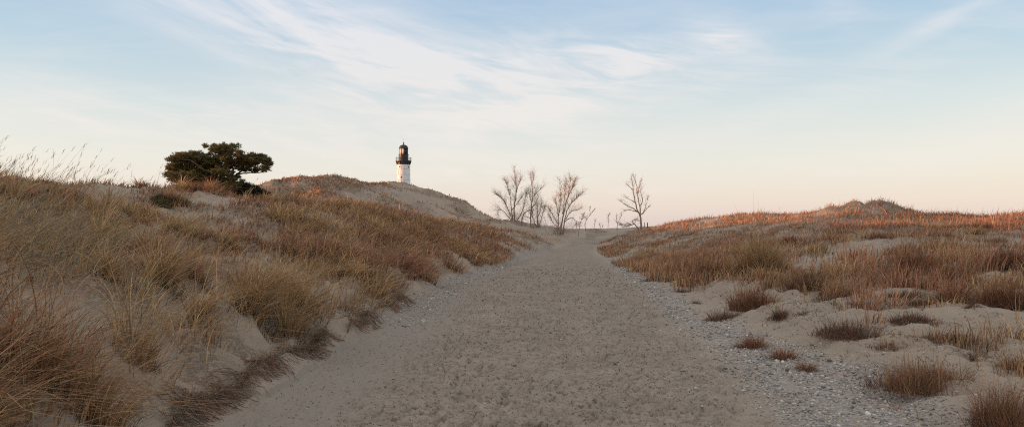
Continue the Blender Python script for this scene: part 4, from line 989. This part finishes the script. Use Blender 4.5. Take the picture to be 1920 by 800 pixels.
veil = ramp(nt, elf, [(0, (.65, .56, .54)), (2 / 90, (.67, .61, .58)), (5 / 90, (.65, .64, .63)), (8.5 / 90, (.55, .60, .63)), (12.5 / 90, (.39, .51, .61)), (17 / 90, (.30, .44, .61)), (26 / 90, (.42, .47, .54)), (40 / 90, (.60, .57, .57)), (1, (.66, .60, .56))])  # upper stops, out of view, brightened and warmed to light the ground
# thin high cloud on a plane overhead, stretched by the wind
cv = N(nt, 'ShaderNodeCombineXYZ'); zc = M('ADD', M('MAXIMUM', sp.outputs[2], 0.0), .10)
L(nt, M('DIVIDE', sp.outputs[0], zc), cv.inputs[0]); L(nt, M('DIVIDE', sp.outputs[1], zc), cv.inputs[1])
rot = N(nt, 'ShaderNodeMapping'); rot.inputs['Rotation'].default_value = (0, 0, R(32)); rot.inputs['Scale'].default_value = (.55, 1.35, 1); L(nt, cv.outputs[0], rot.inputs[0])
n1 = noise_n(nt, rot.outputs[0], 1.1, 5, .58, .6); n2 = noise_n(nt, rot.outputs[0], 4.2, 4, .62, 1.0)
gen = ramp(nt, M('ADD', M('MULTIPLY', n1, .75), M('MULTIPLY', n2, .25)), [(.47, 0.), (.66, 1.)])
# streak texture in (azimuth, elevation), for the named banks
cav = N(nt, 'ShaderNodeCombineXYZ'); L(nt, az, cav.inputs[0]); L(nt, el, cav.inputs[1])
def streak(ang, sx, sy, sc):
    m = N(nt, 'ShaderNodeMapping'); m.inputs['Rotation'].default_value = (0, 0, R(ang)); L(nt, cav.outputs[0], m.inputs[0])
    m2 = N(nt, 'ShaderNodeMapping'); m2.inputs['Scale'].default_value = (sx, sy, 1); L(nt, m.outputs[0], m2.inputs[0])
    return noise_n(nt, m2.outputs[0], sc, 6, .6, .8)
sA = streak(22, .06, .34, 1.0); sB = streak(-12, .07, .42, 1.0); sC = streak(8, .09, .55, 1.5)
def bank(px, py, rx, ry, ang, amp, tex, lo=.25, hi=.72):
    """an elongated bank of cloud centred on a direction; ang = slope (deg, + falls to the right)"""
    a0 = math.degrees(math.atan((px - 960) / F)); e0 = math.degrees(math.atan((HOR - py) / F * math.cos(R(a0)))); q_ = 57.3 / F
    da = M('SUBTRACT', az, a0); de = M('SUBTRACT', el, e0); c_, s_ = math.cos(R(ang)), math.sin(R(ang))
    u_ = M('DIVIDE', M('SUBTRACT', M('MULTIPLY', da, c_), M('MULTIPLY', de, s_)), rx * q_); v_ = M('DIVIDE', M('ADD', M('MULTIPLY', da, s_), M('MULTIPLY', de, c_)), ry * q_)
    g_ = M('EXPONENT', M('MULTIPLY', M('ADD', M('MULTIPLY', u_, u_), M('MULTIPLY', v_, v_)), -1.0))
    mr = N(nt, 'ShaderNodeMapRange'); mr.inputs[1].default_value = lo; mr.inputs[2].default_value = hi; L(nt, tex, mr.inputs[0])
    return M('MULTIPLY', M('MULTIPLY', g_, mr.outputs[0]), amp)
banks = [bank(420, 20, 250, 70, 18, .9, sA, .3, .7), bank(640, 70, 340, 100, 20, .8, sA, .30, .66), bank(700, 120, 330, 80, 14, .8, sC, .36, .66), bank(480, 250, 420, 50, 6, .7, sC, .4, .66), bank(1050, 130, 200, 50, 4, .6, sC, .38, .64), bank(860, 125, 170, 45, 14, 1.1, sA), bank(540, 205, 260, 34, -14, .6, sC),
         bank(1180, 95, 130, 32, 8, 1.2, sC), bank(1090, 175, 190, 30, -12, 1.2, sC), bank(1300, 170, 160, 24, -10, .7, sC), bank(950, 235, 240, 45, 3, .9, sC), bank(740, 262, 180, 22, 10, .8, sA),
         bank(1370, 75, 70, 26, 20, 1.3, sC), bank(1590, 30, 30, 46, -60, .5, sB), bank(1790, 28, 130, 20, -24, .9, sB), bank(1340, 245, 240, 26, -12, .7, sB),
         bank(1850, 240, 170, 40, -26, .75, sB), bank(60, 215, 190, 18, 4, .85, sC), bank(90, 155, 90, 18, 10, .5, sC), bank(560, 275, 170, 14, 14, .7, sA), bank(1000, 90, 90, 45, 10, .5, sA)]
banks += [bank(220, 330, 320, 26, 6, .6, sC, .35, .7), bank(900, 330, 330, 24, -3, .6, sC, .35, .7), bank(1550, 320, 330, 24, -6, .6, sC, .35, .7), bank(1700, 130, 240, 50, -20, .4, sC, .4, .7)]
tot = banks[0]
for b_ in banks[1:]: tot = M('ADD', tot, b_)
tot = M('ADD', tot, M('MULTIPLY', gen, .34))
cover = M('MINIMUM', M('MULTIPLY', tot, .80), .94)
cloudc = ramp(nt, elf, [(0, (.80, .68, .61)), (4 / 90, (.85, .80, .73)), (9 / 90, (.82, .79, .76)), (16 / 90, (.76, .77, .81)), (30/90, (.74, .72, .71)), (1, (.74, .70, .66))])
def scale(colsock, k):
    m = N(nt, 'ShaderNodeVectorMath', operation='SCALE'); L(nt, colsock, m.inputs[0]); m.inputs['Scale'].default_value = k; return m.outputs[0]
ad = N(nt, 'ShaderNodeVectorMath', operation='ADD'); L(nt, scale(veil, K_), ad.inputs[0]); L(nt, scale(sk.outputs[0], .55 * .15 / STR), ad.inputs[1])
mx = mixc(nt, cover, ad.outputs[0], scale(cloudc, K_)); L(nt, mx, bg.inputs[0])

scn.render.engine = 'CYCLES'
scn.view_settings.view_transform = 'Standard'; scn.view_settings.look = 'None'; scn.view_settings.exposure = 0.07; scn.view_settings.gamma = 1
scn.cycles.use_denoising = False; scn.cycles.denoiser = 'OPENIMAGEDENOISE'; scn.cycles.denoising_input_passes = 'RGB_ALBEDO_NORMAL'
scn.render.filter_size = 1.1; scn.cycles.filter_width = 1.1
scn.cycles.max_bounces = 4; scn.cycles.diffuse_bounces = 3; scn.cycles.transparent_max_bounces = 6
